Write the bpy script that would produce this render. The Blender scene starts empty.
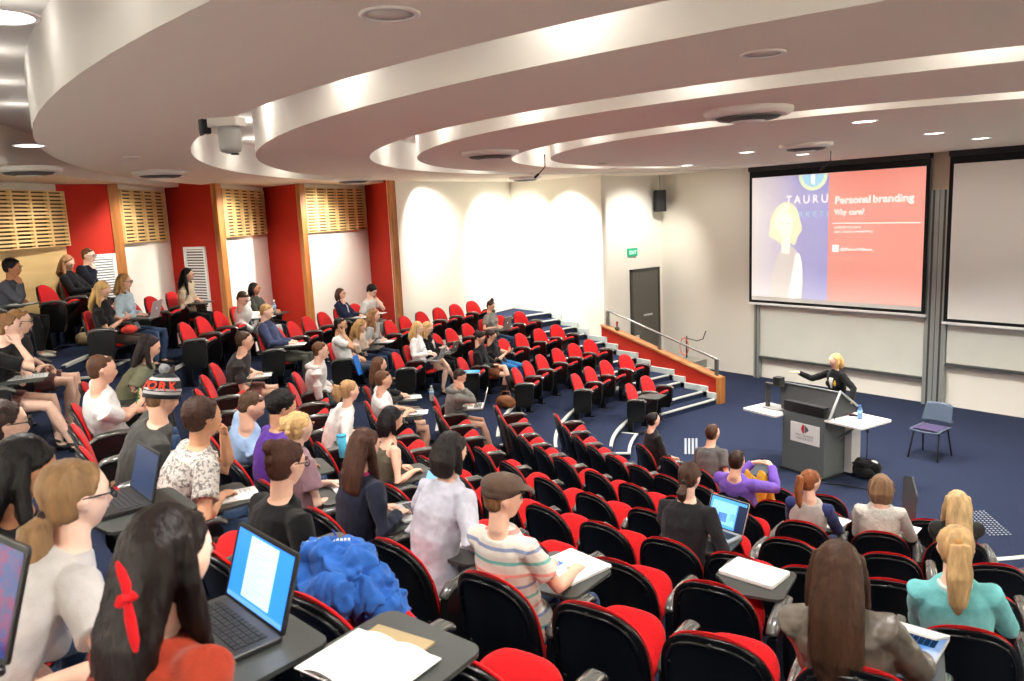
import bpy, math, random
import numpy as np
from mathutils import Vector, Matrix, Quaternion, noise
random.seed(7)
SC = bpy.context.scene
COL = SC.collection
PI = math.pi
V = Vector

# ------------------------------------------------------------------ materials
def lin(c):
    c = c / 255.0
    return c / 12.92 if c <= 0.04045 else ((c + 0.055) / 1.055) ** 2.4
def rgb(r, g, b):
    return (lin(r), lin(g), lin(b), 1.0)
MATS = {}
def mat(name, col, rough=0.6, metal=0.0, spec=0.4, emit=0.0, vary=0.0, scale=8.0, bump=0.0, bscale=60.0, coat=0.0, stretch=None, alpha=None, trans=0.0, sheen=0.0):
    if name in MATS:
        return MATS[name]
    m = bpy.data.materials.new(name); m.use_nodes = True
    nt = m.node_tree; b = nt.nodes['Principled BSDF']
    c = rgb(*col)
    b.inputs['Base Color'].default_value = c
    b.inputs['Roughness'].default_value = rough
    b.inputs['Metallic'].default_value = metal
    b.inputs['Specular IOR Level'].default_value = spec
    if coat: b.inputs['Coat Weight'].default_value = coat
    if sheen: b.inputs['Sheen Weight'].default_value = sheen
    if trans: b.inputs['Transmission Weight'].default_value = trans
    if emit:
        b.inputs['Emission Color'].default_value = c
        b.inputs['Emission Strength'].default_value = emit
    tc = mp = None
    if vary or bump:
        tc = nt.nodes.new('ShaderNodeTexCoord'); mp = nt.nodes.new('ShaderNodeMapping')
        nt.links.new(tc.outputs['Object'], mp.inputs['Vector'])
        if stretch: mp.inputs['Scale'].default_value = stretch
    if vary:
        n = nt.nodes.new('ShaderNodeTexNoise'); n.inputs['Scale'].default_value = scale; n.inputs['Detail'].default_value = 6
        nt.links.new(mp.outputs['Vector'], n.inputs['Vector'])
        r = nt.nodes.new('ShaderNodeValToRGB')
        r.color_ramp.elements[0].position = 0.32; r.color_ramp.elements[1].position = 0.68
        r.color_ramp.elements[0].color = tuple(min(1, x * (1 - vary)) for x in c[:3]) + (1,)
        r.color_ramp.elements[1].color = tuple(min(1, x * (1 + vary)) for x in c[:3]) + (1,)
        nt.links.new(n.outputs['Fac'], r.inputs['Fac']); nt.links.new(r.outputs['Color'], b.inputs['Base Color'])
    if bump:
        n2 = nt.nodes.new('ShaderNodeTexNoise'); n2.inputs['Scale'].default_value = bscale; n2.inputs['Detail'].default_value = 4
        nt.links.new(mp.outputs['Vector'], n2.inputs['Vector'])
        bp = nt.nodes.new('ShaderNodeBump'); bp.inputs['Strength'].default_value = bump; bp.inputs['Distance'].default_value = 0.01
        nt.links.new(n2.outputs['Fac'], bp.inputs['Height']); nt.links.new(bp.outputs['Normal'], b.inputs['Normal'])
    MATS[name] = m
    return m

def cloth(col, name=None, vary=0.12, rough=0.85, bump=0.25):
    return mat(name or 'fabric_%d_%d_%d' % col, col, rough=rough, spec=0.15, vary=vary, scale=14, bump=bump, bscale=180, sheen=0.1)
def hairmat(col):
    return mat('hair_%d_%d_%d' % col, col, rough=0.5, spec=0.2, vary=0.3, scale=30, bump=0.5, bscale=80, stretch=(1, 1, 0.12))
def skin(col):
    return mat('skin_%d_%d_%d' % col, col, rough=0.5, spec=0.35, vary=0.06, scale=20)

def stripes(name, base, lines, axis='Z', freq=18.0, width=0.16):
    """cloth with thin woven stripes along one axis of the garment"""
    if name in MATS: return MATS[name]
    m = bpy.data.materials.new(name); m.use_nodes = True; nt = m.node_tree; b = nt.nodes['Principled BSDF']
    b.inputs['Roughness'].default_value = 0.85; b.inputs['Specular IOR Level'].default_value = 0.15
    tc = nt.nodes.new('ShaderNodeTexCoord'); sp = nt.nodes.new('ShaderNodeSeparateXYZ'); nt.links.new(tc.outputs['Object'], sp.inputs[0])
    mu = nt.nodes.new('ShaderNodeMath'); mu.operation = 'MULTIPLY'; mu.inputs[1].default_value = freq
    nt.links.new(sp.outputs[axis], mu.inputs[0])
    fr = nt.nodes.new('ShaderNodeMath'); fr.operation = 'FRACT'; nt.links.new(mu.outputs[0], fr.inputs[0])
    r = nt.nodes.new('ShaderNodeValToRGB'); r.color_ramp.interpolation = 'CONSTANT'
    els = r.color_ramp.elements
    els[0].position = 0; els[0].color = rgb(*base)
    pos = 0.0; n = len(lines)
    els.remove(els[1])
    for i, c in enumerate(lines):
        p = (i + 0.6) / n
        e = els.new(p); e.color = rgb(*c)
        e = els.new(min(0.999, p + width / n * 1.6)); e.color = rgb(*base)
    nt.links.new(fr.outputs[0], r.inputs['Fac']); nt.links.new(r.outputs['Color'], b.inputs['Base Color'])
    MATS[name] = m
    return m

def speckle(name, base, dark, scale=22.0, thr=0.54):
    if name in MATS: return MATS[name]
    m = bpy.data.materials.new(name); m.use_nodes = True; nt = m.node_tree; b = nt.nodes['Principled BSDF']
    b.inputs['Roughness'].default_value = 0.85; b.inputs['Specular IOR Level'].default_value = 0.15
    tc = nt.nodes.new('ShaderNodeTexCoord'); n = nt.nodes.new('ShaderNodeTexNoise')
    n.inputs['Scale'].default_value = scale; n.inputs['Detail'].default_value = 8; n.inputs['Roughness'].default_value = 0.75
    nt.links.new(tc.outputs['Object'], n.inputs['Vector'])
    r = nt.nodes.new('ShaderNodeValToRGB'); r.color_ramp.elements[0].position = thr; r.color_ramp.elements[1].position = thr + 0.05
    r.color_ramp.elements[0].color = rgb(*base); r.color_ramp.elements[1].color = rgb(*dark)
    nt.links.new(n.outputs['Fac'], r.inputs['Fac']); nt.links.new(r.outputs['Color'], b.inputs['Base Color'])
    MATS[name] = m
    return m

def wood(name, c1, c2, scale=3.0, axis=(12, 1, 1), rough=0.45):
    if name in MATS: return MATS[name]
    m = bpy.data.materials.new(name); m.use_nodes = True; nt = m.node_tree; b = nt.nodes['Principled BSDF']
    b.inputs['Roughness'].default_value = rough
    tc = nt.nodes.new('ShaderNodeTexCoord'); mp = nt.nodes.new('ShaderNodeMapping'); mp.inputs['Scale'].default_value = axis
    n = nt.nodes.new('ShaderNodeTexNoise'); n.inputs['Scale'].default_value = scale; n.inputs['Detail'].default_value = 8; n.inputs['Distortion'].default_value = 0.6
    r = nt.nodes.new('ShaderNodeValToRGB'); r.color_ramp.elements[0].position = 0.35; r.color_ramp.elements[1].position = 0.66
    r.color_ramp.elements[0].color = rgb(*c1); r.color_ramp.elements[1].color = rgb(*c2)
    nt.links.new(tc.outputs['Object'], mp.inputs[0]); nt.links.new(mp.outputs[0], n.inputs['Vector'])
    nt.links.new(n.outputs['Fac'], r.inputs['Fac']); nt.links.new(r.outputs['Color'], b.inputs['Base Color'])
    MATS[name] = m
    return m

# ------------------------------------------------------------------ mesh builder
class MB:
    def __init__(s):
        s.v = []; s.f = []; s.m = []; s.sm = []
    def add(s, vs, fs, mi=0, smooth=True):
        o = len(s.v); s.v += [tuple(p) for p in vs]
        for f in fs:
            s.f.append(tuple(i + o for i in f)); s.m.append(mi); s.sm.append(smooth)
    def box(s, lo, hi, mi=0, M=None):
        x0, y0, z0 = lo; x1, y1, z1 = hi
        P = [V((x, y, z)) for z in (z0, z1) for y in (y0, y1) for x in (x0, x1)]
        if M is not None: P = [M @ p for p in P]
        s.add(P, [(0, 2, 3, 1), (4, 5, 7, 6), (0, 1, 5, 4), (2, 6, 7, 3), (0, 4, 6, 2), (1, 3, 7, 5)], mi, False)
    def rbox(s, lo, hi, r=0.01, mi=0, M=None, axis=2, seg=3, top=0.0):
        """box with rounded vertical edges (along axis) and optional chamfered rim"""
        ax = [0, 1, 2]; ax.remove(axis); a, b = ax
        x0, x1, y0, y1 = lo[a], hi[a], lo[b], hi[b]
        r = min(r, (x1 - x0) / 2 - 1e-5, (y1 - y0) / 2 - 1e-5)
        def ring(ins):
            out = []
            for cx, cy, a0 in ((x1 - r, y1 - r, 0), (x0 + r, y1 - r, 90), (x0 + r, y0 + r, 180), (x1 - r, y0 + r, 270)):
                for i in range(seg + 1):
                    t = math.radians(a0 + 90 * i / seg); rr = max(r - ins, 1e-4)
                    out.append((cx + rr * math.cos(t), cy + rr * math.sin(t)))
            return out
        levels = [(lo[axis], top), (lo[axis] + top, 0), (hi[axis] - top, 0), (hi[axis], top)] if top else [(lo[axis], 0), (hi[axis], 0)]
        P = []; n = 4 * (seg + 1)
        for z, ins in levels:
            for px, py in ring(ins):
                q = [0, 0, 0]; q[a] = px; q[b] = py; q[axis] = z
                P.append(V(q))
        if M is not None: P = [M @ p for p in P]
        F = []
        for l in range(len(levels) - 1):
            for i in range(n):
                j = (i + 1) % n
                F.append((l * n + i, l * n + j, (l + 1) * n + j, (l + 1) * n + i))
        F.append(tuple(range(n))[::-1]); F.append(tuple((len(levels) - 1) * n + i for i in range(n)))
        s.add(P, F, mi, False)
    def prism(s, pts, z0, z1, mi=0, M=None):
        n = len(pts); P = [V((x, y, z0)) for x, y in pts] + [V((x, y, z1)) for x, y in pts]
        if M is not None: P = [M @ p for p in P]
        F = [(i, (i + 1) % n, (i + 1) % n + n, i + n) for i in range(n)] + [tuple(range(n))[::-1], tuple(range(n, 2 * n))]
        s.add(P, F, mi, False)
    def tube(s, pts, rad, n=12, up=(0, 0, 1), mi=0, round_ends=True, closed=False):
        pts = [V(p) for p in pts]; up = V(up); N = len(pts)
        rad = [(r, r) if not isinstance(r, (tuple, list)) else r for r in rad]
        rings = []
        for i, p in enumerate(pts):
            t = (pts[min(i + 1, N - 1)] - pts[max(i - 1, 0)])
            if t.length < 1e-9: t = V((0, 0, 1))
            t.normalize()
            side = t.cross(up)
            if side.length < 1e-3: side = t.cross(V((0, 1, 0.01)))
            side.normalize(); oth = side.cross(t).normalized()
            rings.append((p, t, side, oth, rad[i]))
        R = []
        if round_ends:
            p, t, sd, ot, (a, b) = rings[0]; e = min(a, b)
            for k in (0.02, 0.5, 0.86):
                R.append((p - t * e * math.sqrt(1 - k * k) * 0.8, sd, ot, a * k, b * k))
        for p, t, sd, ot, (a, b) in rings: R.append((p, sd, ot, a, b))
        if round_ends:
            p, t, sd, ot, (a, b) = rings[-1]; e = min(a, b)
            for k in (0.86, 0.5, 0.02):
                R.append((p + t * e * math.sqrt(1 - k * k) * 0.8, sd, ot, a * k, b * k))
        P = []
        for p, sd, ot, a, b in R:
            for i in range(n):
                th = 2 * PI * i / n
                P.append(p + sd * (a * math.cos(th)) + ot * (b * math.sin(th)))
        F = []
        for l in range(len(R) - 1):
            for i in range(n):
                j = (i + 1) % n
                F.append((l * n + i, l * n + j, (l + 1) * n + j, (l + 1) * n + i))
        F.append(tuple(range(n))[::-1]); F.append(tuple((len(R) - 1) * n + i for i in range(n)))
        s.add(P, F, mi, True)
    def ball(s, c, r, n=14, m=9, mi=0, M=None):
        c = V(c); r = (r, r, r) if not isinstance(r, (tuple, list)) else r
        P = [V((0, 0, -r[2]))]
        for j in range(1, m):
            ph = -PI / 2 + PI * j / m
            for i in range(n):
                th = 2 * PI * i / n
                P.append(V((r[0] * math.cos(ph) * math.cos(th), r[1] * math.cos(ph) * math.sin(th), r[2] * math.sin(ph))))
        P.append(V((0, 0, r[2])))
        P = [c + ((M @ p) if M is not None else p) for p in P]
        F = [(0, 1 + (i + 1) % n, 1 + i) for i in range(n)]
        for j in range(m - 2):
            for i in range(n):
                k = (i + 1) % n
                F.append((1 + j * n + i, 1 + j * n + k, 1 + (j + 1) * n + k, 1 + (j + 1) * n + i))
        L = len(P) - 1
        F += [(L, 1 + (m - 2) * n + i, 1 + (m - 2) * n + (i + 1) % n) for i in range(n)]
        s.add(P, F, mi, True)
    def lathe(s, prof, c=(0, 0, 0), n=24, mi=0, M=None):
        P = []; c = V(c)
        for r, z in prof:
            for i in range(n):
                th = 2 * PI * i / n; p = V((r * math.cos(th), r * math.sin(th), z))
                P.append(c + (M @ p if M is not None else p))
        F = []
        for l in range(len(prof) - 1):
            for i in range(n):
                j = (i + 1) % n
                F.append((l * n + i, l * n + j, (l + 1) * n + j, (l + 1) * n + i))
        F.append(tuple(range(n))[::-1]); F.append(tuple((len(prof) - 1) * n + i for i in range(n)))
        s.add(P, F, mi, True)
    def grid(s, P, nu, nv, mi=0, smooth=True):
        """P: list of nu*nv points, row major"""
        F = [(i * nv + j, i * nv + j + 1, (i + 1) * nv + j + 1, (i + 1) * nv + j) for i in range(nu - 1) for j in range(nv - 1)]
        s.add(P, F, mi, smooth)
    def mesh(s, name):
        me = bpy.data.meshes.new(name); me.from_pydata(s.v, [], s.f)
        me.polygons.foreach_set('material_index', s.m); me.polygons.foreach_set('use_smooth', s.sm)
        me.update()
        return me

def link(name, me, mats, parent=None, M=None):
    if isinstance(me, MB): me = me.mesh(name)
    if mats is not None and not me.materials:
        for m in (mats if isinstance(mats, (list, tuple)) else [mats]): me.materials.append(m)
    o = bpy.data.objects.new(name, me); COL.objects.link(o)
    if parent is not None: o.parent = parent
    if M is not None: o.matrix_local = M
    return o
def empty(name, M=None, parent=None):
    o = bpy.data.objects.new(name, None); o.empty_display_size = 0.1; COL.objects.link(o)
    if parent is not None: o.parent = parent
    if M is not None: o.matrix_local = M
    return o
def tag(o, label, cat, group=None):
    o['label'] = label; o['category'] = cat
    if group: o['group'] = group
    return o
def structure(o):
    o['kind'] = 'structure'; return o
def bevel(o, w=0.004, seg=2):
    md = o.modifiers.new('bevel', 'BEVEL'); md.width = w; md.segments = seg; md.limit_method = 'ANGLE'
    return o
def T(x, y, z): return Matrix.Translation((x, y, z))
def RZ(a): return Matrix.Rotation(a, 4, 'Z')
def RX(a): return Matrix.Rotation(a, 4, 'X')
def RY(a): return Matrix.Rotation(a, 4, 'Y')
def text(name, body, size, M, m, parent=None, align='LEFT', bold=0.0, space=1.0, fit=None):
    cu = bpy.data.curves.new(name, 'FONT'); cu.body = body; cu.size = size; cu.align_x = align; cu.extrude = 0.0008
    cu.offset = bold; cu.space_character = space; cu.resolution_u = 3
    t = bpy.data.objects.new(name, cu); COL.objects.link(t)
    dg = bpy.context.evaluated_depsgraph_get()
    me = bpy.data.meshes.new_from_object(t.evaluated_get(dg)); COL.objects.unlink(t); bpy.data.objects.remove(t); bpy.data.curves.remove(cu)
    me.name = name; me.materials.clear(); me.materials.append(m)
    xs = [v.co.x for v in me.vertices]
    if fit:
        f = fit / (max(xs) - min(xs)); me.transform(Matrix.Diagonal((f, 1, 1, 1)))
    o = bpy.data.objects.new(name, me); COL.objects.link(o)
    if parent is not None: o.parent = parent
    o.matrix_local = M
    return o

# ------------------------------------------------------------------ camera and the place's geometry
H = 4.15
F_PX, PITCH, ROLL, YAW = 795.562, 0.160596, 0.0445632, -0.911291
def cam_axes():
    cp, sp = math.cos(PITCH), math.sin(PITCH); cr, sr = math.cos(ROLL), math.sin(ROLL); cy, sy = math.cos(YAW), math.sin(YAW)
    fwd = V((sy * cp, cy * cp, -sp)); right = V((cy, -sy, 0)); down = fwd.cross(right)
    return right * cr + down * sr, right * (-sr) + down * cr, fwd
CR, CD, CF = cam_axes()
CAM = V((0, 0, H))
def ray(x, y): return CR * ((x - 512) / F_PX) + CD * ((y - 340.5) / F_PX) + CF
def onz(x, y, z):
    d = ray(x, y); return CAM + d * ((z - H) / d.z)
def proj(P):
    q = V(P) - CAM; w = q.dot(CF); return 512 + F_PX * q.dot(CR) / w, 340.5 + F_PX * q.dot(CD) / w

cam = bpy.data.cameras.new('camera'); camo = bpy.data.objects.new('camera', cam); COL.objects.link(camo)
cam.sensor_width = 36; cam.lens = F_PX / 1024 * 36; cam.clip_start = 0.05; cam.clip_end = 100
cam.dof.use_dof = True; cam.dof.focus_distance = 13.0; cam.dof.aperture_fstop = 5.0
camo.matrix_world = Matrix(((CR.x, -CD.x, -CF.x, 0), (CR.y, -CD.y, -CF.y, 0), (CR.z, -CD.z, -CF.z, H), (0, 0, 0, 1)))
SC.camera = camo

# rows are concentric ellipses round the stage
EA, EB, R1, DR, EL, TH = -6.432, 11.692, 4.226, 1.028, 1.145, 0.749
TC, TS = math.cos(TH), math.sin(TH)
def zk(k): return 0.0 if k < 1 else .220 * (k - 1) + .0066 * (k - 1) ** 2
def rk(k): return R1 + DR * (k - 1)
def polar(r, ph):
    a = math.radians(ph); u = -r * math.cos(a) / EL; v = r * math.sin(a)
    return EA + u * TC - v * TS, EB + u * TS + v * TC
def seatpos(k, ph):
    x, y = polar(rk(k), ph); return V((x, y, zk(k)))
def facing(k, ph):
    a = math.radians(ph); u = -math.cos(a) / EL; v = math.sin(a)
    n = V((-EL * EL * u, -v, 0)); n.normalize()
    return V((n.x * TC - n.y * TS, n.x * TS + n.y * TC, 0))
def seatM(k, ph, dr=0.0):
    f = facing(k, ph); p = seatpos(k, ph) - f * dr
    return Matrix(((f.y, f.x, 0, p.x), (-f.x, f.y, 0, p.y), (0, 0, 1, p.z), (0, 0, 0, 1)))
COVE_E, GEN_E, STG_E, WASH_E, EXPO, SCREEN_E, NEARZ, BACK_E = 4.2, 185, 480, 580, 0.55, .5, .7215, 950
# ------------------------------------------------------------------ the hall
M_WALL = mat('wall_paint', (238, 234, 222), rough=0.85, spec=0.2, bump=0.05, bscale=90)
M_CEIL = mat('ceiling_paint', (240, 233, 216), rough=0.9, spec=0.1)
M_RED = mat('red_paint', (172, 40, 26), rough=0.8, spec=0.2, vary=0.05, scale=3)
M_CARPET = mat('blue_carpet', (42, 49, 70), rough=0.95, spec=0.05, vary=0.35, scale=60, bump=0.5, bscale=300)
M_NOSE = mat('pale_nosing', (188, 190, 184), rough=0.5)
M_SKIRT = mat('grey_skirting', (190, 200, 196), rough=0.6)
M_TIMBER = wood('timber', (150, 92, 40), (190, 124, 62), scale=2.2, axis=(6, 6, 0.6))
M_CAP = wood('timber_cap', (168, 104, 62), (206, 146, 98), scale=2.0, axis=(1, 8, 8))
M_PLY = wood('pale_ply', (222, 186, 122), (238, 208, 148), scale=1.4, axis=(0.5, 0.5, 4))
M_STEEL = mat('brushed_steel', (150, 150, 146), rough=0.35, metal=0.9)
M_BLACK = mat('black_matt', (14, 14, 15), rough=0.6)
M_WHITE = mat('white_enamel', (236, 236, 234), rough=0.4)
M_PLASTER = mat('cove_plaster', (232, 228, 220), rough=0.8, spec=0.2)
M_DARKGREY = mat('dark_grey', (66, 64, 60), rough=0.55)

YF = 16.02
ZC = 4.9
# floor of the stage
b = MB(); b.box((-19.0, -5, -0.1), (6, 16.2, 0.0)); structure(link('floor', b, M_CARPET))

# far stairs: pairs of steps climbing along the wall
STX = [-10.19, -10.51, -11.11, -11.42, -12.12, -12.48, -13.12, -13.48, -14.1, -14.45, -15.05, -15.4, -16.3]
STZ = []
for i in range(12):
    k = 1 + (i + 1) // 2
    STZ.append(zk(k + 1) - (zk(k + 1) - zk(k)) * 0.5 if i % 2 == 0 else zk(k))
STZ = [(zk(1 + i // 2) + zk(2 + i // 2)) / 2 if i % 2 == 0 else zk(2 + i // 2) for i in range(12)]
YS0, YS1 = 11.75, 13.22
for i in range(12):
    x1 = STX[i]; x0 = STX[i + 1] if i < 11 else -17.05
    b = MB(); b.box((x0 - 0.02, YS0 - 0.25, 0), (x1, YS1, STZ[i]))
    o = structure(link('floor_stair_step', b, M_CARPET))
    b = MB(); b.box((x1 - 0.05, YS0 - 0.25, STZ[i] - 0.022), (x1 + 0.012, YS1 - 0.05, STZ[i] + 0.004))
    structure(link('trim_step_nosing', b, M_NOSE))
# zigzag skirting
b = MB()
for i in range(12):
    x1 = STX[i]; x0 = STX[i + 1] if i < 11 else -17.0
    zlo = STZ[i - 1] if i else 0.0
    b.box((x0 - 0.01, YS1 - 0.03, zlo), (x1 + (0.09 if i else 0.0), YS1 + 0.03, STZ[i] + 0.115))
structure(link('trim_skirting', b, M_SKIRT))

# tiers
def phmax(r, ylim):
    best = 0
    for i in range(0, 1200):
        ph = i * 0.1
        if polar(r, ph)[1] > ylim: return ph
    return 120
def tier(k, r0, r1, z0, z1, pa, pb, name, m=M_CARPET, n=90):
    P = []; F = []
    def lim(r): return min(pb, phmax(r, YS0 - 0.02))
    for i in range(n + 1):
        for r, z in ((r0, z0), (r0, z1), (r1, z1)):
            ph = pa + (lim(r) - pa) * i / n
            x, y = polar(r, ph); P.append((max(x, -18.5), y, z))
    for i in range(n):
        a = i * 3; c = a + 3
        F += [(a, c, c + 1, a + 1), (a + 1, c + 1, c + 2, a + 2)]
    e = n * 3
    # end faces and underside make it a solid wedge
    Q = len(P)
    for i in range(n + 1):
        P.append((P[i * 3 + 2][0], P[i * 3 + 2][1], z0))
    F += [(0, 1, 2, Q), (e, Q + n, e + 2, e + 1)]
    for i in range(n):
        F += [(i * 3 + 2, i * 3 + 5, Q + i + 1, Q + i), (i * 3 + 3, i * 3, Q + i, Q + i + 1)]
    b = MB(); b.add(P, F, 0, False)
    return structure(link(name, b, m))
EDGE = 0.07
for k in range(2, 12):
    tier(k, rk(k - 1) + EDGE, rk(k) + EDGE + (0.06 if k < 11 else 1.6), zk(k - 1) - 0.02 if k > 2 else -0.01, zk(k), -128, {7: 16.5, 8: 4.6, 9: -.8, 10: -4.3, 11: -7}.get(k, 95), 'floor_tier')
# pale nosing along every tier edge
def arcstrip(r0, r1, z0, z1, pa, pb, n=40):
    P = []; F = []
    for i in range(n + 1):
        ph = pa + (pb - pa) * i / n
        for r, z in ((r0, z0), (r0, z1), (r1, z1), (r1, z0)):
            x, y = polar(r, ph); P.append((x, y, z))
    for i in range(n):
        for a in range(4):
            F.append((i * 4 + a, i * 4 + (a + 1) % 4, (i + 1) * 4 + (a + 1) % 4, (i + 1) * 4 + a))
    F += [(3, 2, 1, 0), (n * 4, n * 4 + 1, n * 4 + 2, n * 4 + 3)]
    b = MB(); b.add(P, F, 0, False); return b
# seat blocks: aisle edges in degrees for every row
FAR_END = {1: 17, 2: 12.9, 3: 5.7, 4: 2.8, 5: -3.4, 6: -6.8, 7: -9.9, 8: -13.2, 9: -17.3, 10: -17.5, 11: -18}
MID_END = {1: -26.5, 2: -11.5, 3: -13.9, 4: -15, 5: -16.9, 6: -17.6, 7: -20, 8: -31.6, 9: -28.2, 10: -30, 11: -30}
ASTEP = {k: (0.5 * (FAR_END[k] + MID_END[k]) ) for k in range(2, 12)}
for k in range(2, 12):
    r = rk(k - 1) + EDGE
    # the kick rail below the seats behind
    b = arcstrip(r - 0.012, r + 0.05, zk(k) - 0.03, zk(k) + 0.006, {2: 7.0, 3: -3.5, 4: -5.5, 5: -9.5, 6: -11.5, 7: -14, 8: -18.5, 9: -21.5, 10: -17.0, 11: -22}[k] - math.degrees(.62 / r), min(phmax(r, YS0), {7: 16, 8: 4.5, 9: -1, 10: -4.5, 11: -7.2}.get(k, 95)))
    structure(link('trim_tier_nosing', b, M_NOSE))
    # half step in the middle aisle
    w = 0.62; cph = {2: 7.0, 3: -3.5, 4: -5.5, 5: -9.5, 6: -11.5, 7: -14, 8: -18.5, 9: -21.5, 10: -17.0, 11: -22}[k]
    dp = math.degrees(w / r)
    zh = (zk(k - 1) + zk(k)) / 2
    b = arcstrip(r - 0.34, r + 0.0, zk(k - 1) - 0.01, zh, cph - dp, cph + dp, 12)
    structure(link('floor_aisle_step', b, M_CARPET))
    b = arcstrip(r - 0.35, r - 0.29, zh - 0.02, zh + 0.005, cph - dp, cph + dp, 12)
    structure(link('trim_step_nosing', b, M_NOSE))
    for e in (cph - dp, cph + dp):
        d2 = math.degrees(0.03 / r)
        b = arcstrip(r - 0.35, r + 0.0, zh - 0.02, zh + 0.004, e - d2, e + d2, 3)
        structure(link('trim_step_nosing', b, M_NOSE))
    # right aisle beyond the nearer block
    c2 = {2: -101, 3: -98, 4: -96.5, 5: -95.5}.get(k, -95); dp = math.degrees(0.75 / r)
    b = arcstrip(r - 0.34, r + 0.0, zk(k - 1) - 0.01, zh, c2 - dp, c2 + dp, 12)
    structure(link('floor_aisle_step', b, M_CARPET))
    b = arcstrip(r - 0.35, r - 0.27, zh - 0.02, zh + 0.005, c2 - dp, c2 + dp, 12)
    structure(link('trim_step_nosing', b, M_NOSE))

# walls --------------------------------------------------------------
def wallseg(name, a, c, m, z0=0.0, z1=5.45, th=0.12, out=1, top=None):
    """vertical slab from a to c; thickness goes to the side away from the room (out=+1: left of a->c)"""
    a = V((a[0], a[1], 0)); c = V((c[0], c[1], 0)); d = (c - a).normalized(); n = V((-d.y, d.x, 0)) * out
    pts = [a, c, c + n * th, a + n * th]
    b = MB(); b.prism([(p.x, p.y) for p in pts], z0, z1, 0)
    return link(name, b, m)
structure(wallseg('wall_front', (-14.2, YF), (4.2, YF), M_WALL))
structure(wallseg('wall_door', (-14.08, 13.32), (-14.08, YF), M_WALL, out=1))
structure(wallseg('wall_stair', (-13.52, 13.3), (-17.1, 13.3), M_WALL, out=-1, th=0.14))
structure(wallseg('wall_left', (-17.0, 13.42), (-15.25, 8.72), M_WALL, out=-1))
ZIG = [(-16.95, 9.0), (-15.62, 6.82), (-17.1, 6.62), (-15.12, 4.96), (-16.6, 4.46), (-14.84, 3.16), (-14.62, 2.28)]
SW = [(-15.25, 8.72)] + ZIG
for i in range(len(SW) - 1):
    red = i % 2 == 0
    a, c = SW[i], SW[i + 1]
    structure(wallseg('wall_red_panel' if red else 'wall_bay', a, c, M_RED if red else M_WALL, out=-1, th=0.1))
# timber edge posts where each red panel meets the bay in front of it
def post(p, dirv, w=0.15, th=0.12, m=M_TIMBER):
    d = V((dirv[0], dirv[1], 0)).normalized(); n = V((-d.y, d.x, 0)); a = V((p[0], p[1], 0))
    q = [a - d * w * 0.5 - n * th * 0.5, a + d * w * 0.5 - n * th * 0.5, a + d * w * 0.5 + n * th * 0.5, a - d * w * 0.5 + n * th * 0.5]
    b = MB(); b.prism([(x.x, x.y) for x in q], 0.9, 4.92)
    return structure(link('trim_timber_post', b, m))
for i in (0, 2, 4, 6):
    post(SW[i] if i < 6 else SW[6], (SW[i + 1][0] - SW[i][0], SW[i + 1][1] - SW[i][1]) if i < 6 else (0.22, 0.9))
# back wall follows the last tier
bp = []
for i in range(28):
    ph = -9.5 - i * 4.4
    x, y = polar(rk(11.15), ph); bp.append((x, y))
bp[0] = (-14.62, 2.28)
pts_in = bp; pts_out = [(EA + (x - EA) * 1.015, EB + (y - EB) * 1.015) for x, y in bp]
b = MB()
for i in range(27):
    b.prism([bp[i], bp[i + 1], pts_out[i + 1], pts_out[i]], 0, 5.45, 0)
structure(link('wall_back', b, M_WALL))
structure(wallseg('wall_right', (4.1, YF), (4.1, -5), M_WALL, out=1))
# the back wall's ply dado
b = MB()
for i in range(4):
    q = []
    for (x, y) in (bp[i], bp[i + 1]):
        q.append((EA + (x - EA) * 0.9965, EB + (y - EB) * 0.9965))
    b.prism([q[0], q[1], bp[i + 1], bp[i]], 2.4, 3.92, 0)
structure(link('trim_ply_dado', b, M_PLY))

# timber acoustic grilles
M_SLOT = mat('grille_shadow', (92, 66, 30), rough=0.9)
def grille(a, c, z0, z1, ncols, nrows, name='acoustic_grille', dep=0.07, label=''):
    a = V((a[0], a[1], 0)); c = V((c[0], c[1], 0)); d = (c - a); L = d.length; d.normalize(); n = V((d.y, -d.x, 0))
    if n.dot(-a) < 0: n = -n
    M = Matrix(((d.x, n.x, 0, a.x), (d.y, n.y, 0, a.y), (0, 0, 1, 0), (0, 0, 0, 1)))
    root = empty(name, M); inv = None
    fr = MB(); st = 0.05; hh = z1 - z0
    cw = L / ncols
    for i in range(ncols + 1):
        x = i * cw; fr.box((max(0, x - st * 0.5), 0.01, z0), (min(L, x + st * 0.5), dep, z1))
    rh = hh / nrows
    for j in range(nrows + 1):
        z = z0 + j * rh; fr.box((0, 0.012, max(z0, z - rh * 0.27)), (L, dep - 0.004, min(z1, z + rh * 0.27)))
    link('lattice', fr, M_PLY, root)
    bk = MB(); bk.box((0, 0.0, z0), (L, 0.012, z1)); link('backing', bk, M_SLOT, root)
    tag(root, label, 'panel', 'slotted timber acoustic panels along the side wall')
    return root
def along(a, c, t): return (a[0] + (c[0] - a[0]) * t, a[1] + (c[1] - a[1]) * t)
grille(along(SW[1], SW[2], 0.06), along(SW[1], SW[2], 0.97), 3.9, 4.82, 6, 15, label='slotted timber panel nearest the white corner wall, right of the last bay post')
grille(along(SW[3], SW[4], 0.06), along(SW[3], SW[4], 0.9), 3.9, 4.82, 5, 15, label='slotted timber panel in the middle white bay, between two red panels')
grille(along(SW[5], SW[6], 0.1), along(SW[5], SW[6], 0.94), 3.9, 4.82, 4, 15, label='slotted timber panel above the man in glasses and the woman with long black hair')
x0 = (EA + (bp[0][0] - EA) * 0.995, EB + (bp[0][1] - EB) * 0.995); x1 = (EA + (bp[2][0] - EA) * 0.995, EB + (bp[2][1] - EB) * 0.995)
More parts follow.
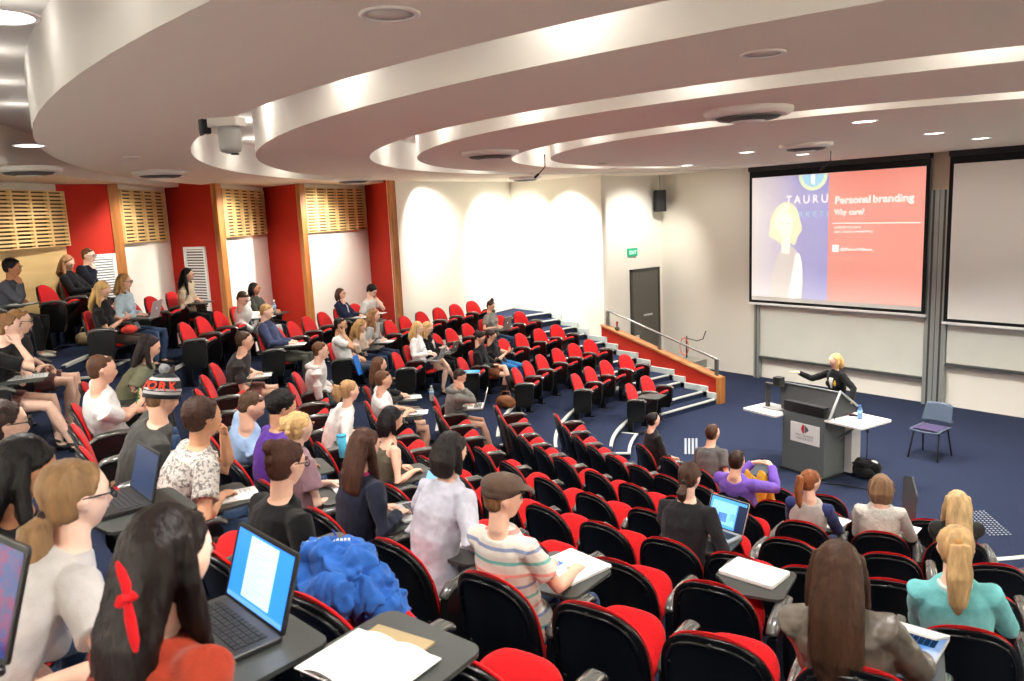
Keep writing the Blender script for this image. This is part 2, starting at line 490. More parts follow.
grille(x0, x1, 3.92, 4.78, 8, 15, label='slotted timber panel on the back wall at far left above the pale ply')
# white louvred vents low on two red panels
def louvre(a, c, t0, t1, z0, z1, label):
    a2 = along(a, c, t0); c2 = along(a, c, t1)
    A = V((a2[0], a2[1], 0)); Cc = V((c2[0], c2[1], 0)); d = Cc - A; L = d.length; d.normalize(); n = V((d.y, -d.x, 0))
    if n.dot(-A) < 0: n = -n
    root = empty('wall_vent', Matrix(((d.x, n.x, 0, A.x), (d.y, n.y, 0, A.y), (0, 0, 1, 0), (0, 0, 0, 1))))
    f = MB(); w = 0.05
    f.box((0, 0, z0), (w, .04, z1)); f.box((L - w, 0, z0), (L, .04, z1)); f.box((0, 0, z1 - w), (L, .04, z1)); f.box((0, 0, z0), (L, .04, z0 + w))
    link('vent_frame', f, M_WHITE, root)
    s = MB(); nn = 22
    for i in range(nn):
        z = z0 + w + (z1 - z0 - 2 * w) * (i + .5) / nn
        s.box((w, .004, z - .014), (L - w, .03, z + .012), 0, T(0, 0, z) @ RX(0.0) @ T(0, 0, -z))
    link('louvre_blades', s, M_WHITE, root)
    k = MB(); k.box((w, 0, z0 + w), (L - w, .006, z1 - w)); link('vent_backing', k, M_DARKGREY, root)
    tag(root, label, 'vent', 'white louvred wall vents')
louvre(SW[4], SW[5], 0.3, 0.72, 2.5, 3.75, 'white louvred vent on the red panel behind the woman with long black hair')
louvre(SW[6], SW[7], 0.12, 0.62, 2.7, 3.75, 'white louvred vent on the red panel behind the bearded man in glasses')

# ceiling: curved plates with lit slots between them ---------------------------------
def clampp(x, y): return min(max(x, -18.3), 4.2), min(max(y, -5.0), 16.1)
SLOTS = [((-4.9, 17.0), 16.15, 16.75), ((-5.0, 13.9), 11.2, 11.85), ((-5.4, 11.8), 7.2, 7.8), ((-5.8, 11.75), 5.05, 5.62)]
def ringplate(c0, r0, c1, r1, z, name, m, n=160):
    P = []; F = []
    for i in range(n + 1):
        t = 2 * PI * i / n
        x, y = clampp(c0[0] + r0 * math.cos(t), c0[1] + r0 * math.sin(t)); P.append((x, y, z))
        x, y = clampp(c1[0] + r1 * math.cos(t), c1[1] + r1 * math.sin(t)); P.append((x, y, z))
    for i in range(n): F.append((2 * i, 2 * i + 2, 2 * i + 3, 2 * i + 1))
    b = MB(); b.add(P, F, 0, False); return structure(link(name, b, m))
def fascia(c, r, name, m, z0=ZC, z1=5.36, n=200, lean=0.0):
    P = []; F = []
    for i in range(n + 1):
        t = 2 * PI * i / n
        x, y = clampp(c[0] + r * math.cos(t), c[1] + r * math.sin(t)); P.append((x, y, z0))
        x, y = clampp(c[0] + (r + lean) * math.cos(t), c[1] + (r + lean) * math.sin(t)); P.append((x, y, z1))
    for i in range(n): F.append((2 * i, 2 * i + 2, 2 * i + 3, 2 * i + 1))
    b = MB(); b.add(P, F, 0, True); return structure(link(name, b, m))
prev = ((-5, 6), 30)
for c, rd, ro in SLOTS:
    ringplate(prev[0], prev[1], c, ro, ZC, 'ceiling', M_CEIL)
    fascia(c, ro, 'ceiling_cove', M_PLASTER)
    fascia(c, rd, 'ceiling_cove', M_PLASTER)
    prev = (c, rd)
ringplate(prev[0], prev[1], prev[0], 0.001, ZC, 'ceiling', M_CEIL)
b = MB(); b.box((-18.4, -5.1, 5.34), (4.3, 16.2, 5.44)); structure(link('ceiling_slab', b, M_PLASTER))

# balustrade wall beside the stairs
bal = empty('balustrade', T(-10.2, 13.3, 0))
XB = -3.38
def slant(z_at, y0, y1, lo, hi, x0=XB, x1=0.0):
    P = []
    for y in (y0, y1):
        P += [(x0, y, lo(x0)), (x1, y, lo(x1)), (x1, y, hi(x1)), (x0, y, hi(x0))]
    m = MB(); m.add(P, [(0, 1, 2, 3), (7, 6, 5, 4), (0, 4, 5, 1), (1, 5, 6, 2), (2, 6, 7, 3), (3, 7, 4, 0)], 0, False); return m
top = lambda x: 0.56 + (-x) * (1.42 - 0.6) / 3.38
link('red_panel', slant(None, -.05, .09, lambda x: 0.0, lambda x: top(x) - 0.03), M_RED, bal)
link('timber_cap', slant(None, -.075, .125, lambda x: top(x) - 0.03, lambda x: top(x) + 0.012, XB, 0.03), M_CAP, bal)
b = MB(); b.box((-.005, -.07, 0), (.085, .12, top(0) - 0.0)); link('end_post', b, M_TIMBER, bal)
hr = MB(); hr.tube([(XB + .14, .02, top(XB) + .36), (-.02, .02, top(0) + .36)], [.024] * 2, 10); link('handrail', hr, M_STEEL, bal)
for x in (XB + .16, -1.62, -.06):
    p = MB(); p.rbox((x - .035, -.012, top(x)), (x + .035, .052, top(x) + .36), .006); link('rail_post', p, M_STEEL, bal)
tag(bal, 'sloping red stair balustrade with timber cap and steel handrail', 'balustrade')

# door and sign on the side wall beside the stage
dr = empty('door_1', T(-14.08, 15.32, 0)); structure(dr)
M_DOOR = mat('grey_door', (92, 88, 82), rough=0.5)
b = MB(); b.box((.0, -.48, 0), (.045, .48, 2.5)); link('door_leaf', b, M_DOOR, dr)
f = MB(); f.box((0, -.54, 0), (.06, -.48, 2.56)); f.box((0, .48, 0), (.06, .54, 2.56)); f.box((0, -.54, 2.5), (.06, .54, 2.56)); link('door_frame', f, M_DARKGREY, dr)
h = MB(); h.box((.045, -.1, 1.33), (.075, .22, 1.375)); link('door_plate', h, mat('aluminium', (205, 205, 205), rough=0.4, metal=0.6), dr)
h = MB(); h.box((.0455, -.42, .62), (.052, -.27, .86)); link('door_notice', h, mat('cream_paper', (222, 216, 196)), dr)
ex = empty('exit_sign', T(-14.07, 14.88, 3.0)); tag(ex, 'small green emergency exit sign above the grey door', 'sign')
b = MB(); b.rbox((-.02, -.17, -.1), (.03, .17, .1), .01, axis=0); link('sign_box', b, mat('exit_green', (36, 150, 112), emit=0.5), ex)
text('sign_lettering', 'EXIT', .13, Matrix(((0, 0, 1, .032), (1, 0, 0, .0), (0, 1, 0, -.05), (0, 0, 0, 1))), mat('sign_white', (225, 245, 235), emit=0.6), ex, 'CENTER')
# loudspeaker in the corner
sp = empty('wall_mount_loudspeaker', T(-13.86, 15.72, 4.25)); tag(sp, 'black loudspeaker hung in the corner above the stage door', 'speaker')
b = MB(); b.rbox((-.15, -.14, -.27), (.15, .14, .27), .04, axis=2, M=RZ(-.7)); link('speaker_cabinet', b, M_BLACK, sp)
b = MB(); b.box((-.11, -.145, -.23), (.11, -.139, .23), 0, RZ(-.7) @ T(0, -.004, 0)); link('speaker_grille', b, mat('speaker_cloth', (28, 28, 30), rough=.9), sp)
b = MB(); b.tube([(0, 0, .26), (0, 0, .64)], [.018] * 2, 8); link('bracket', b, M_STEEL, sp)
b = MB(); b.ball((.0, 0, 0), .012, M=None); link('indicator', b, mat('pale_led', (220, 220, 210)), sp, RZ(-.7) @ T(0.02, -.15, .02))

# front wall: boards, posts, screens
M_BOARD = mat('whiteboard', (214, 216, 206), rough=0.25, spec=0.5, vary=0.03, scale=1.2)
M_RAIL = mat('board_rail', (96, 98, 96), rough=0.4, metal=0.5)
M_POST = mat('grey_post', (160, 166, 162), rough=0.4, metal=0.4)
def board(x0, x1, zb, zt, lab):
    r = empty('whiteboard', T(x0, YF - .05, zb)); tag(r, lab, 'whiteboard')
    w = x1 - x0
    b = MB(); b.box((0, -.03, 0), (w, .0, zt - zb)); link('writing_surface', b, M_BOARD, r)
    b = MB(); b.box((0, -.09, -.05), (w, .0, 0.0)); link('pen_rail', b, M_RAIL, r)
    b = MB(); b.box((0, -.034, zt - zb - .03), (w, -.03, zt - zb)); link('top_trim', b, M_RAIL, r)
board(-11.02, -7.24, .54, 1.95, 'wide whiteboard below the lit projection screen')
board(-6.82, -3.2, .88, 1.95, 'whiteboard below the blank screen at right')
for x0, x1, lab in ((-11.16, -11.02, 'slim grey upright left of the wide whiteboard'), (-7.24, -6.82, 'broad grey double upright between the two whiteboards')):
    r = empty('board_upright', T((x0 + x1) / 2, YF - .06, 0)); w = (x1 - x0) / 2
    n = 1 if w < .1 else 2
    for i in range(n):
        a = -w + 2 * w * i / n; c = -w + 2 * w * (i + 1) / n - (.012 if n > 1 else 0)
        b = MB(); b.rbox((a, -.08, 0), (c, .06, 4.2 if n > 1 else 3.4), .01); link('channel', b, M_POST, r)
        b = MB(); b.box((a + (c - a) * .4, -.083, .0), (a + (c - a) * .6, -.079, 4.2 if n > 1 else 3.4)); link('groove', b, M_DARKGREY, r)
    tag(r, lab, 'upright')
b = MB(); b.box((-7.24, YF - .03, 2.9), (-6.82, YF, 4.9)); structure(link('trim_1', b, mat('tan_panel', (196, 176, 152), rough=.7)))

def screen(x0, x1, zb, zt, itop, ibot, lab):
    r = empty('projection_screen', T(x0, YF - .2, zb)); tag(r, lab, 'screen')
    w = x1 - x0; h = zt - zb
    b = MB(); b.box((0, -.006, 0), (w, 0.0, h)); link('black_border', b, mat('screen_black', (10, 10, 12), rough=.9), r)
    b = MB(); b.box((.075, -.009, ibot), (w - .075, -.006, h - itop)); link('matte_surface', b, mat('screen_white', (235, 234, 228), rough=.9), r)
    b = MB(); b.rbox((-.02, -.03, -.05), (w + .02, .02, 0), .01, axis=0); link('bottom_bar', b, M_WHITE, r)
    b = MB(); b.box((0.0, -.06, h - .1), (w, .1, h)); link('roller_case', b, M_BLACK, r)
    return r
s1 = screen(-11.24, -7.2, 1.81, 4.9, .24, .06, 'lit projection screen showing a red and blue slide about personal branding')
s2 = screen(-6.85, -2.85, 1.7, 4.9, .24, .06, 'blank white projection screen at the right edge')
# the projected slide: everything on it is light from the projector
def em(name, c, s):
    m = mat(name, c, emit=s, rough=.9); m.node_tree.nodes['Principled BSDF'].inputs['Base Color'].default_value = rgb(226, 224, 218); m.node_tree.nodes['Principled BSDF'].inputs['Specular IOR Level'].default_value = .1
    return m
SLX, SLZ, SLW, SLH = .075, .15, 3.89, 2.69
def flat(name, pts, m, y, parent):
    if name.startswith('slide_figure'): pts = [(px, pz + .07 * min(1, pz / .3)) for px, pz in pts]
    b = MB(); b.add([(SLX + px * SLW, y, SLZ + pz * SLH) for px, pz in pts], [tuple(range(len(pts)))], 0, False)
    return link(name, b, m, parent)
b = MB()
ES = SCREEN_E
# red text half and blue-lilac photo half
SPL = .487
flat('slide_red_half', [(SPL, 0), (1, 0), (1, 1), (SPL, 1)], em('slide_red', (236, 92, 70), ES), -.0105, s1)
def lilac():
    m = bpy.data.materials.new('slide_lilac'); m.use_nodes = True; nt = m.node_tree; bb = nt.nodes['Principled BSDF']
    tc = nt.nodes.new('ShaderNodeTexCoord'); sp_ = nt.nodes.new('ShaderNodeSeparateXYZ'); nt.links.new(tc.outputs['Object'], sp_.inputs[0])
    mr = nt.nodes.new('ShaderNodeMapRange'); mr.inputs[1].default_value = .1; mr.inputs[2].default_value = 1.95; nt.links.new(sp_.outputs['X'], mr.inputs[0])
    r = nt.nodes.new('ShaderNodeValToRGB'); e = r.color_ramp.elements
    e[0].position = 0; e[0].color = rgb(214, 206, 204); e[1].position = 1; e[1].color = rgb(84, 108, 206)
    x = e.new(.35); x.color = rgb(176, 172, 204); x = e.new(.62); x.color = rgb(112, 118, 202)
    nt.links.new(mr.outputs[0], r.inputs['Fac'])
    nt.links.new(r.outputs['Color'], bb.inputs['Emission Color']); bb.inputs['Base Color'].default_value = rgb(226, 224, 218)
    bb.inputs['Emission Strength'].default_value = ES; bb.inputs['Roughness'].default_value = .9
    return m
flat('slide_photo_half', [(0, 0), (SPL, 0), (SPL, 1), (0, 1)], lilac(), -.0104, s1)
M_ST = em('slide_white', (250, 246, 240), ES * 1.35); M_CY = em('slide_cyan', (96, 190, 225), ES * 1.3)
M_LIME = em('slide_lime', (205, 230, 160), ES * 1.3)
def disc(cx, cz, r, a0=0, a1=360, n=28): return [(cx + r * math.cos(math.radians(a0 + (a1 - a0) * i / n)) * SLH / SLW, cz + r * math.sin(math.radians(a0 + (a1 - a0) * i / n))) for i in range(n + 1)]
def halfdisc(r, cx=.392, cz=1.0):
    return [(min(SPL - .001, x), min(1.0, z)) for x, z in disc(cx, cz, r, 180, 360)]
flat('slide_emblem_ring', halfdisc(.125), M_LIME, -.0108, s1)
flat('slide_emblem_core', halfdisc(.098), M_CY, -.0111, s1)
flat('slide_emblem_mark', [(.38, .93), (.404, .93), (.404, 1), (.38, 1)], M_ST, -.0113, s1)
WX = lambda px, pz, y=-.0115: Matrix(((1, 0, 0, SLX + px * SLW), (0, 0, -1, y), (0, 1, 0, SLZ + pz * SLH), (0, 0, 0, 1)))
text('slide_lettering', 'TAURU', .25, WX(.225, .775), M_ST, s1, space=1.5, fit=.255 * SLW)
text('slide_lettering', 'RKETI', .16, WX(.305, .668), M_CY, s1, space=1.6, fit=.175 * SLW)
text('slide_heading', 'Personal', .21, WX(.522, .763), M_ST, s1, bold=.003, fit=.196 * SLW)
text('slide_heading', 'branding', .21, WX(.733, .763), M_ST, s1, bold=.003, fit=.211 * SLW)
text('slide_heading', 'Why', .165, WX(.522, .676), M_ST, s1, bold=.002, fit=.07 * SLW)
text('slide_heading', 'care?', .165, WX(.604, .676), M_ST, s1, bold=.002, fit=.084 * SLW)
flat('slide_rule', [(.51, .609), (.985, .603), (.985, .609), (.51, .615)], M_ST, -.0108, s1)
text('slide_caption', 'SHARON WILLIAMS', .06, WX(.522, .572), M_ST, s1, bold=0, fit=.15 * SLW)
text('slide_caption', 'CEO | TAURUS MARKETING', .06, WX(.522, .538), M_ST, s1, bold=0, fit=.215 * SLW)
flat('slide_bird_tile', [(.515, .388), (.55, .388), (.55, .443), (.515, .443)], M_ST, -.0108, s1)
text('slide_caption', '@SharonWilliams_', .08, WX(.56, .4), M_ST, s1, bold=.001, fit=.19 * SLW)
# the woman pictured on the slide (flat picture)
M_H1 = em('slide_blond', (222, 222, 172), ES * 1.2); M_H2 = em('slide_blond_light', (240, 238, 204), ES * 1.3); M_F1 = em('slide_face', (240, 234, 208), ES * 1.3); M_D1 = em('slide_dress', (206, 196, 190), ES); M_A1 = em('slide_arm', (238, 236, 226), ES * 1.25)
def smooth(P, it=2):
    for _ in range(it):
        Q = []
        for i in range(len(P)):
            a, c = P[i], P[(i + 1) % len(P)]
            Q += [(a[0] * .75 + c[0] * .25, a[1] * .75 + c[1] * .25), (a[0] * .25 + c[0] * .75, a[1] * .25 + c[1] * .75)]
        P = Q
    return P
flat('slide_figure_dress', [(.12, 0), (.14, .16), (.17, .27), (.21, .36), (.245, .38), (.29, .33), (.325, .24), (.34, .12), (.33, .0)], M_D1, -.0109, s1)
flat('slide_figure_hair', smooth([(.16, .42), (.105, .44), (.125, .5), (.12, .57), (.15, .66), (.2, .72), (.255, .72), (.3, .66), (.315, .57), (.335, .5), (.3, .44), (.29, .36), (.25, .4), (.2, .36)]), M_H1, -.0112, s1)
flat('slide_figure_hair_strand', smooth([(.15, .5), (.16, .62), (.21, .7), (.26, .7), (.225, .65), (.185, .6), (.175, .5)]), M_H2, -.01145, s1)
flat('slide_figure_face', smooth([(.175, .53), (.185, .61), (.22, .64), (.26, .62), (.275, .53), (.26, .45), (.228, .405), (.195, .44)]), M_F1, -.0114, s1)
flat('slide_figure_neck', [(.2, .3), (.25, .3), (.255, .44), (.205, .44)], M_F1, -.0113, s1)
flat('slide_figure_arm', smooth([(.24, .0), (.26, .1), (.275, .2), (.29, .3), (.315, .31), (.335, .22), (.335, .1), (.31, 0)], 1), M_A1, -.0113, s1)
M_EY = em('slide_eyes', (176, 160, 124), ES * .9)
for ex_ in (.2, .246): flat('slide_figure_eye', [(ex_ - .012, .545), (ex_, .553), (ex_ + .012, .545), (ex_, .538)], M_EY, -.0116, s1)
flat('slide_figure_mouth', [(.205, .462), (.225, .452), (.246, .464), (.225, .442)], em('slide_lips', (222, 166, 140), ES), -.0116, s1)
# ------------------------------------------------------------------ lecture chairs
M_SHELL = mat('black_shell', (13, 14, 15), rough=0.3, spec=0.5, bump=0.08, bscale=240)
M_PAD = mat('red_upholstery', (196, 22, 27), rough=0.85, spec=0.12, vary=0.1, scale=40, bump=0.15, bscale=260, sheen=0.1)
M_ARM = mat('glossy_arm', (84, 85, 82), rough=0.2, spec=0.7, coat=0.5)
M_ARMT = mat('arm_trim', (98, 98, 94), rough=0.3, spec=0.6, metal=0.2)
M_TAB = mat('tablet_laminate', (62, 66, 64), rough=0.35, spec=0.5)
M_BOLT = mat('bolt', (52, 53, 54), rough=0.3, metal=0.6)

def outline(hw, zb, zt, e=3.2, n=14, zs=0.5):
    """half-outline of a back: straight sides up to zs of the height, then a rounded crown"""
    zm = zb + (zt - zb) * zs
    pts = [(hw * 0.86, zb), (hw * 0.94, zb + .03), (hw, zb + .1)]
    for i in range(n + 1):
        t = PI / 2 * i / n
        pts.append((hw * math.cos(t) ** (2 / e), zm + (zt - zm) * math.sin(t) ** (2 / e)))
    return pts
def ymap(x, z):
    """the curved, leaning back surface"""
    return -0.02 - (z - .45) * 0.2 + (x / .25) ** 2 * 0.06
def back_piece(hw, zb, zt, y0, y1, e, puff=0.0, zs=.5, nx=12):
    pr = outline(hw, zb, zt, e, 12, zs)
    P = []; rows = len(pr)
    mb = MB()
    def surf(yoff, pf, ins):
        G = []
        for (w, z) in pr:
            zz = zb + (z - zb) * (1 - ins) + (zt - zb) * ins * .5
            for i in range(nx + 1):
                s = -1 + 2 * i / nx; x = w * s * (1 - ins)
                k = (1 - s * s) * (1 - ((zz - zb) / (zt - zb) * 2 - 1) ** 4)
                G.append(V((x, ymap(x, zz) + yoff + pf * k, zz)))
        return G
    A = surf(y0, 0, 0); B = surf(y1, puff, 0.03)
    n = len(A); c = nx + 1
    F = []
    for i in range(rows - 1):
        for j in range(nx):
            F.append((i * c + j, (i + 1) * c + j, (i + 1) * c + j + 1, i * c + j + 1))
            F.append((n + i * c + j, n + i * c + j + 1, n + (i + 1) * c + j + 1, n + (i + 1) * c + j))
        F.append((i * c, n + i * c, n + (i + 1) * c, (i + 1) * c))
        F.append((i * c + nx, (i + 1) * c + nx, n + (i + 1) * c + nx, n + i * c + nx))
    for j in range(nx):
        F.append((j, j + 1, n + j + 1, n + j))
    mb.add(A + B, F, 0, True)
    return mb
CH = {}
def chair_meshes():
    # back shell with a raised rim and bolts
    s = back_piece(.24, .3, .892, -.03, .0, 2.7, 0, .5)
    for x, z in ((-.17, .8), (.17, .8), (-.205, .71), (.205, .71), (.0, .86), (-.2, .45), (.2, .45)):
        y = ymap(x, z) - .03
        s.lathe([(.013, 0), (.011, .008), (.003, .011)], (x * .95, y, z), 10, 1, RX(PI / 2).to_3x3())
    s.tube([(x, ymap(x, z) - .034, z) for x, z in [(math.copysign(.21 * abs(math.cos(t)) ** .74, math.cos(t)), .6 + .258 * math.sin(t) ** .74) for t in [PI * i / 20 for i in range(21)]]], [.008] * 21, 6, up=(0, 1, 0))
    CH['back_shell'] = (s.mesh('back_shell'), [M_SHELL, M_BOLT])
    p = back_piece(.244, .36, .904, -.002, .013, 2.4, .05, .42)
    CH['back_cushion'] = (p.mesh('back_cushion'), [M_PAD])
    # seat, modelled flat with the hinge at the origin, forward +Y
    def seat_out(hw, l):
        pts = []
        for i in range(25):
            t = -PI / 2 + PI * i / 24
            pts.append((hw * (1 if abs(math.sin(t)) > .999 else 1) * math.copysign(abs(math.sin(t)) ** .62, math.sin(t)), l * .45 + l * .55 * math.cos(t) ** .8 if math.cos(t) > 0 else l * .45))
        return [(-hw * .9, -.02)] + pts + [(hw * .9, -.02)]
    o = seat_out(.198, .375)
    def slab(out, zs, mi=0):
        m = MB(); n = len(out); P = []; c = V((0, .2, 0))
        for z, k in zs:
            for x, y in out: P.append((x * k, .2 + (y - .2) * k, z + .02 * ((y - .15) / .3) ** 2 * 0))
        F = []
        for l in range(len(zs) - 1):
            for i in range(n):
                j = (i + 1) % n; F.append((l * n + i, l * n + j, (l + 1) * n + j, (l + 1) * n + i))
        F.append(tuple(range(n))[::-1]); F.append(tuple((len(zs) - 1) * n + i for i in range(n)))
        m.add(P, F, mi, True); return m
    CH['seat_cushion'] = (slab(o, [(.0, .97), (.006, 1.0), (.024, 1.0), (.036, .96), (.044, .82), (.047, .4)]).mesh('seat_cushion'), [M_PAD])
    CH['seat_shell'] = (slab(o, [(-.035, .7), (-.03, .86), (-.012, .96), (.004, .975)]).mesh('seat_shell'), [M_SHELL])
    # pedestal with stowed writing tablet, armrest above
    q = MB()
    q.rbox((.272, .0, .02), (.318, .1, .6), .012)
    q.rbox((.262, -.02, 0), (.328, .16, .022), .02)
    q.add(*extr([(-.01, .34), (.0, .59), (.05, .645), (.32, .655), (.345, .62), (.33, .36), (.29, .26), (.1, .25)], .27, .32), 0, False)
    CH['pedestal'] = (q.mesh('pedestal'), [M_SHELL])
    a = MB()
    a.tube([(.295, .0, .62), (.295, .05, .66), (.295, .18, .678), (.295, .32, .674), (.295, .365, .645)], [(.032, .018), (.037, .023), (.039, .024), (.037, .023), (.03, .018)], 14, up=(0, 0, 1))
    a.tube([(.295, .06, .684), (.295, .18, .7005), (.295, .32, .696)], [(.012, .003)] * 3, 6, mi=1)
    CH['armrest'] = (a.mesh('armrest'), [M_ARM, M_ARMT])
    for nm in ('pedestal', 'armrest'):
        me = CH[nm][0].copy(); me.transform(Matrix.Diagonal((-1, 1, 1, 1))); me.flip_normals(); CH[nm + '_left'] = (me, CH[nm][1])
    # fold-out writing tablet: a kidney-shaped board
    t = MB()
    pts = []
    for cx, cy, r, a0, a1 in ((.25, .24, .05, -90, 0), (.25, .53, .05, 0, 80), (-.06, .56, .05, 90, 180), (-.08, .36, .04, 180, 250), (.06, .22, .05, 235, 275)):
        for i in range(7):
            an = math.radians(a0 + (a1 - a0) * i / 6); pts.append((cx + r * math.cos(an), cy + r * math.sin(an)))
    t.prism(pts, .704, .72)
    t.tube([(.295, .3, .66), (.27, .36, .692), (.18, .4, .696)], [.014] * 3, 8, mi=1)
    CH['writing_tablet'] = (t.mesh('writing_tablet'), [M_TAB, M_SHELL])
    u = MB()
    pts2 = [(y - .36, -x) for x, y in pts]
    u.prism([(p[0], p[1]) for p in pts], -.008, .008)
    CH['tablet_up'] = (u.mesh('writing_tablet_up'), [M_TAB])
    for nm, (me, ms) in CH.items():
        if not me.materials:
            for m in ms: me.materials.append(m)
def extr(yz, x0, x1):
    n = len(yz); P = [(x0, y, z) for y, z in yz] + [(x1, y, z) for y, z in yz]
    F = [(i, (i + 1) % n, (i + 1) % n + n, i + n) for i in range(n)] + [tuple(range(n))[::-1], tuple(range(n, 2 * n))]
    return P, F
chair_meshes()
ORD = ['zeroth', 'first', 'second', 'third', 'fourth', 'fifth', 'sixth', 'seventh', 'eighth', 'ninth', 'tenth', 'eleventh', 'twelfth', 'thirteenth', 'fourteenth', 'fifteenth', 'sixteenth', 'seventeenth']
HINGE = (0, .07, .41)
def chair(k, ph, label, open_seat=False, tablet=None, left_arm=False, fold=40, dr=0.0, tab_at=None):
    r = empty('lecture_chair', seatM(k, ph, dr))
    def part(nm, M=None, name=None):
        me, ms = CH[nm]
        o = bpy.data.objects.new(name or nm, me); COL.objects.link(o); o.parent = r
        if M is not None: o.matrix_local = M
        return o
    part('back_shell'); part('back_cushion')
    ang = math.radians(4 if open_seat else fold)
    Ms = T(*HINGE) @ RX(ang)
    c = part('seat_cushion', Ms); part('seat_shell', Ms)
    part('pedestal'); part('armrest')
    if left_arm:
        part('pedestal_left', None, 'pedestal'); part('armrest_left', None, 'armrest')
    if tablet == 'out':
        if tab_at is None: part('writing_tablet')
        else:
            q = seatM(k, ph, dr).inverted() @ V((tab_at[0], tab_at[1], 0)); part('writing_tablet', T(q.x - .08, q.y - .42, 0))
    if tablet == 'up':
        part('tablet_up', T(.33, .36, .92) @ RZ(.25) @ RX(-.25) @ RY(PI / 2 + .12) @ T(-.1, -.36, 0), 'writing_tablet')
        p = MB(); p.tube([(.33, .38, .62), (.335, .4, .86)], [.016] * 2, 8); link('tablet_stem', p, M_SHELL, r)
    return tag(r, label, 'chair', 'red and black lecture theatre chairs')

FE = {1: [22.65, 32.66], 2: [16.6, 24.1, 31.6, 39.7], 3: [8.7, 14.6, 20.7, 27.3, 33.2, 38.5], 4: [5.5, 21.5, 27, 32.7, 37.7],
      5: [-1.1, 12.6, 17.1, 21.8, 30.8, 35.6], 6: [7.2, 11.3, 15.1, 19.2, 23.3, 27.2, 31.1], 7: [-4.7, -1.1, 2.4, 5.8],
      8: [-11.6, -8.4, -5.2], 9: [-9.8, -6.8], 10: [-12.2]}
ME = {1: [-39.7, -55.3, -62.8, -70.6], 2: [-15.1, -22.3, -28.5, -34.2, -39.7, -45.4, -50.4, -55.4, -65.8, -71.3, -77, -82.5],
      3: [-16.6, -22.1, -27, -32, -37, -41.9, -47.8, -53, -58.7, -64.5], 4: [-22.8, -27.9, -33.8, -39.3, -44.6, -49.9, -55, -60.2, -65.3, -70.5, -76.5, -82.3],
      5: [-30.8, -35.2, -39.6, -44, -48.4, -52.6, -56.9, -61.15, -68.9, -72.4, -75.9, -79.5], 6: [-23.8, -28, -32.4, -42.1, -51.8, -56.4, -61, -65.6, -69.5, -73.6],
      7: [-26.5, -31, -35.2, -39.3, -67.7, -71.0], 8: [-43.4, -56.2, -63.4, -67.4, -70.3], 9: [-69.9]}
OCC = {}   # (block, k) -> list of (phi, label, tablet)
# ------------------------------------------------------------------ people
PEND = []     # (object, voxel, smooth iterations, finishing function)
def remesh_later(o, vox, it=3, fn=None): PEND.append((o, vox, it, fn))
def flush():
    for o, vox, it, fn in PEND:
        md = o.modifiers.new('r', 'REMESH'); md.mode = 'VOXEL'; md.voxel_size = vox; md.use_smooth_shade = True
        if it:
            ms = o.modifiers.new('s', 'SMOOTH'); ms.factor = .5; ms.iterations = it
    dg = bpy.context.evaluated_depsgraph_get(); dg.update()
    for o, vox, it, fn in PEND:
        me = bpy.data.meshes.new_from_object(o.evaluated_get(dg)); old = o.data
        mats = list(old.materials); o.modifiers.clear(); o.data = me
        if not len(me.materials):
            for m in mats: me.materials.append(m)
        bpy.data.meshes.remove(old)
        me.polygons.foreach_set('use_smooth', [True] * len(me.polygons))
        if fn: fn(o)
    PEND.clear()

def wrinkle(amp, sc, seed=0.0, axis=None):
    def fn(o):
        me = o.data; n = len(me.vertices)
        co = np.empty(n * 3); me.vertices.foreach_get('co', co); co = co.reshape(-1, 3)
        no = np.empty(n * 3); me.vertices.foreach_get('normal', no); no = no.reshape(-1, 3)
        d = np.empty(n)
        sx = axis or (1, 1, 1)
        for i in range(n):
            p = co[i]; d[i] = noise.noise((p[0] * sc * sx[0] + seed, p[1] * sc * sx[1], p[2] * sc * sx[2])) + .4 * noise.noise((p[0] * sc * 2.3 * sx[0], p[1] * sc * 2.3 * sx[1] + seed, p[2] * sc * 2.3 * sx[2]))
        me.vertices.foreach_set('co', (co + no * (d * amp)[:, None]).ravel()); me.update()
    return fn

def crumple(amp, sc, seed=0.0):
    def fn(o):
        me = o.data; n = len(me.vertices)
        co = np.empty(n * 3); me.vertices.foreach_get('co', co); co = co.reshape(-1, 3)
        no = np.empty(n * 3); me.vertices.foreach_get('normal', no); no = no.reshape(-1, 3)
        d = np.empty(n)
        for i in range(n):
            p = co[i] * sc; q = noise.noise_vector((p[0] * .6, p[1] * .6, p[2] * .6 + seed)) * 1.2
            r1 = 1 - 2.4 * abs(noise.noise((p[0] + q[0], p[1] * .8 + q[1], p[2] * .55 + q[2] + seed)))
            r2 = 1 - 2.2 * abs(noise.noise((p[0] * 2.1 + q[1] + 5, p[1] * 1.8 + q[2], p[2] * 1.3 + q[0])))
            d[i] = r1 + .45 * r2
        me.vertices.foreach_set('co', (co + no * (d * amp)[:, None]).ravel()); me.update()
    return fn

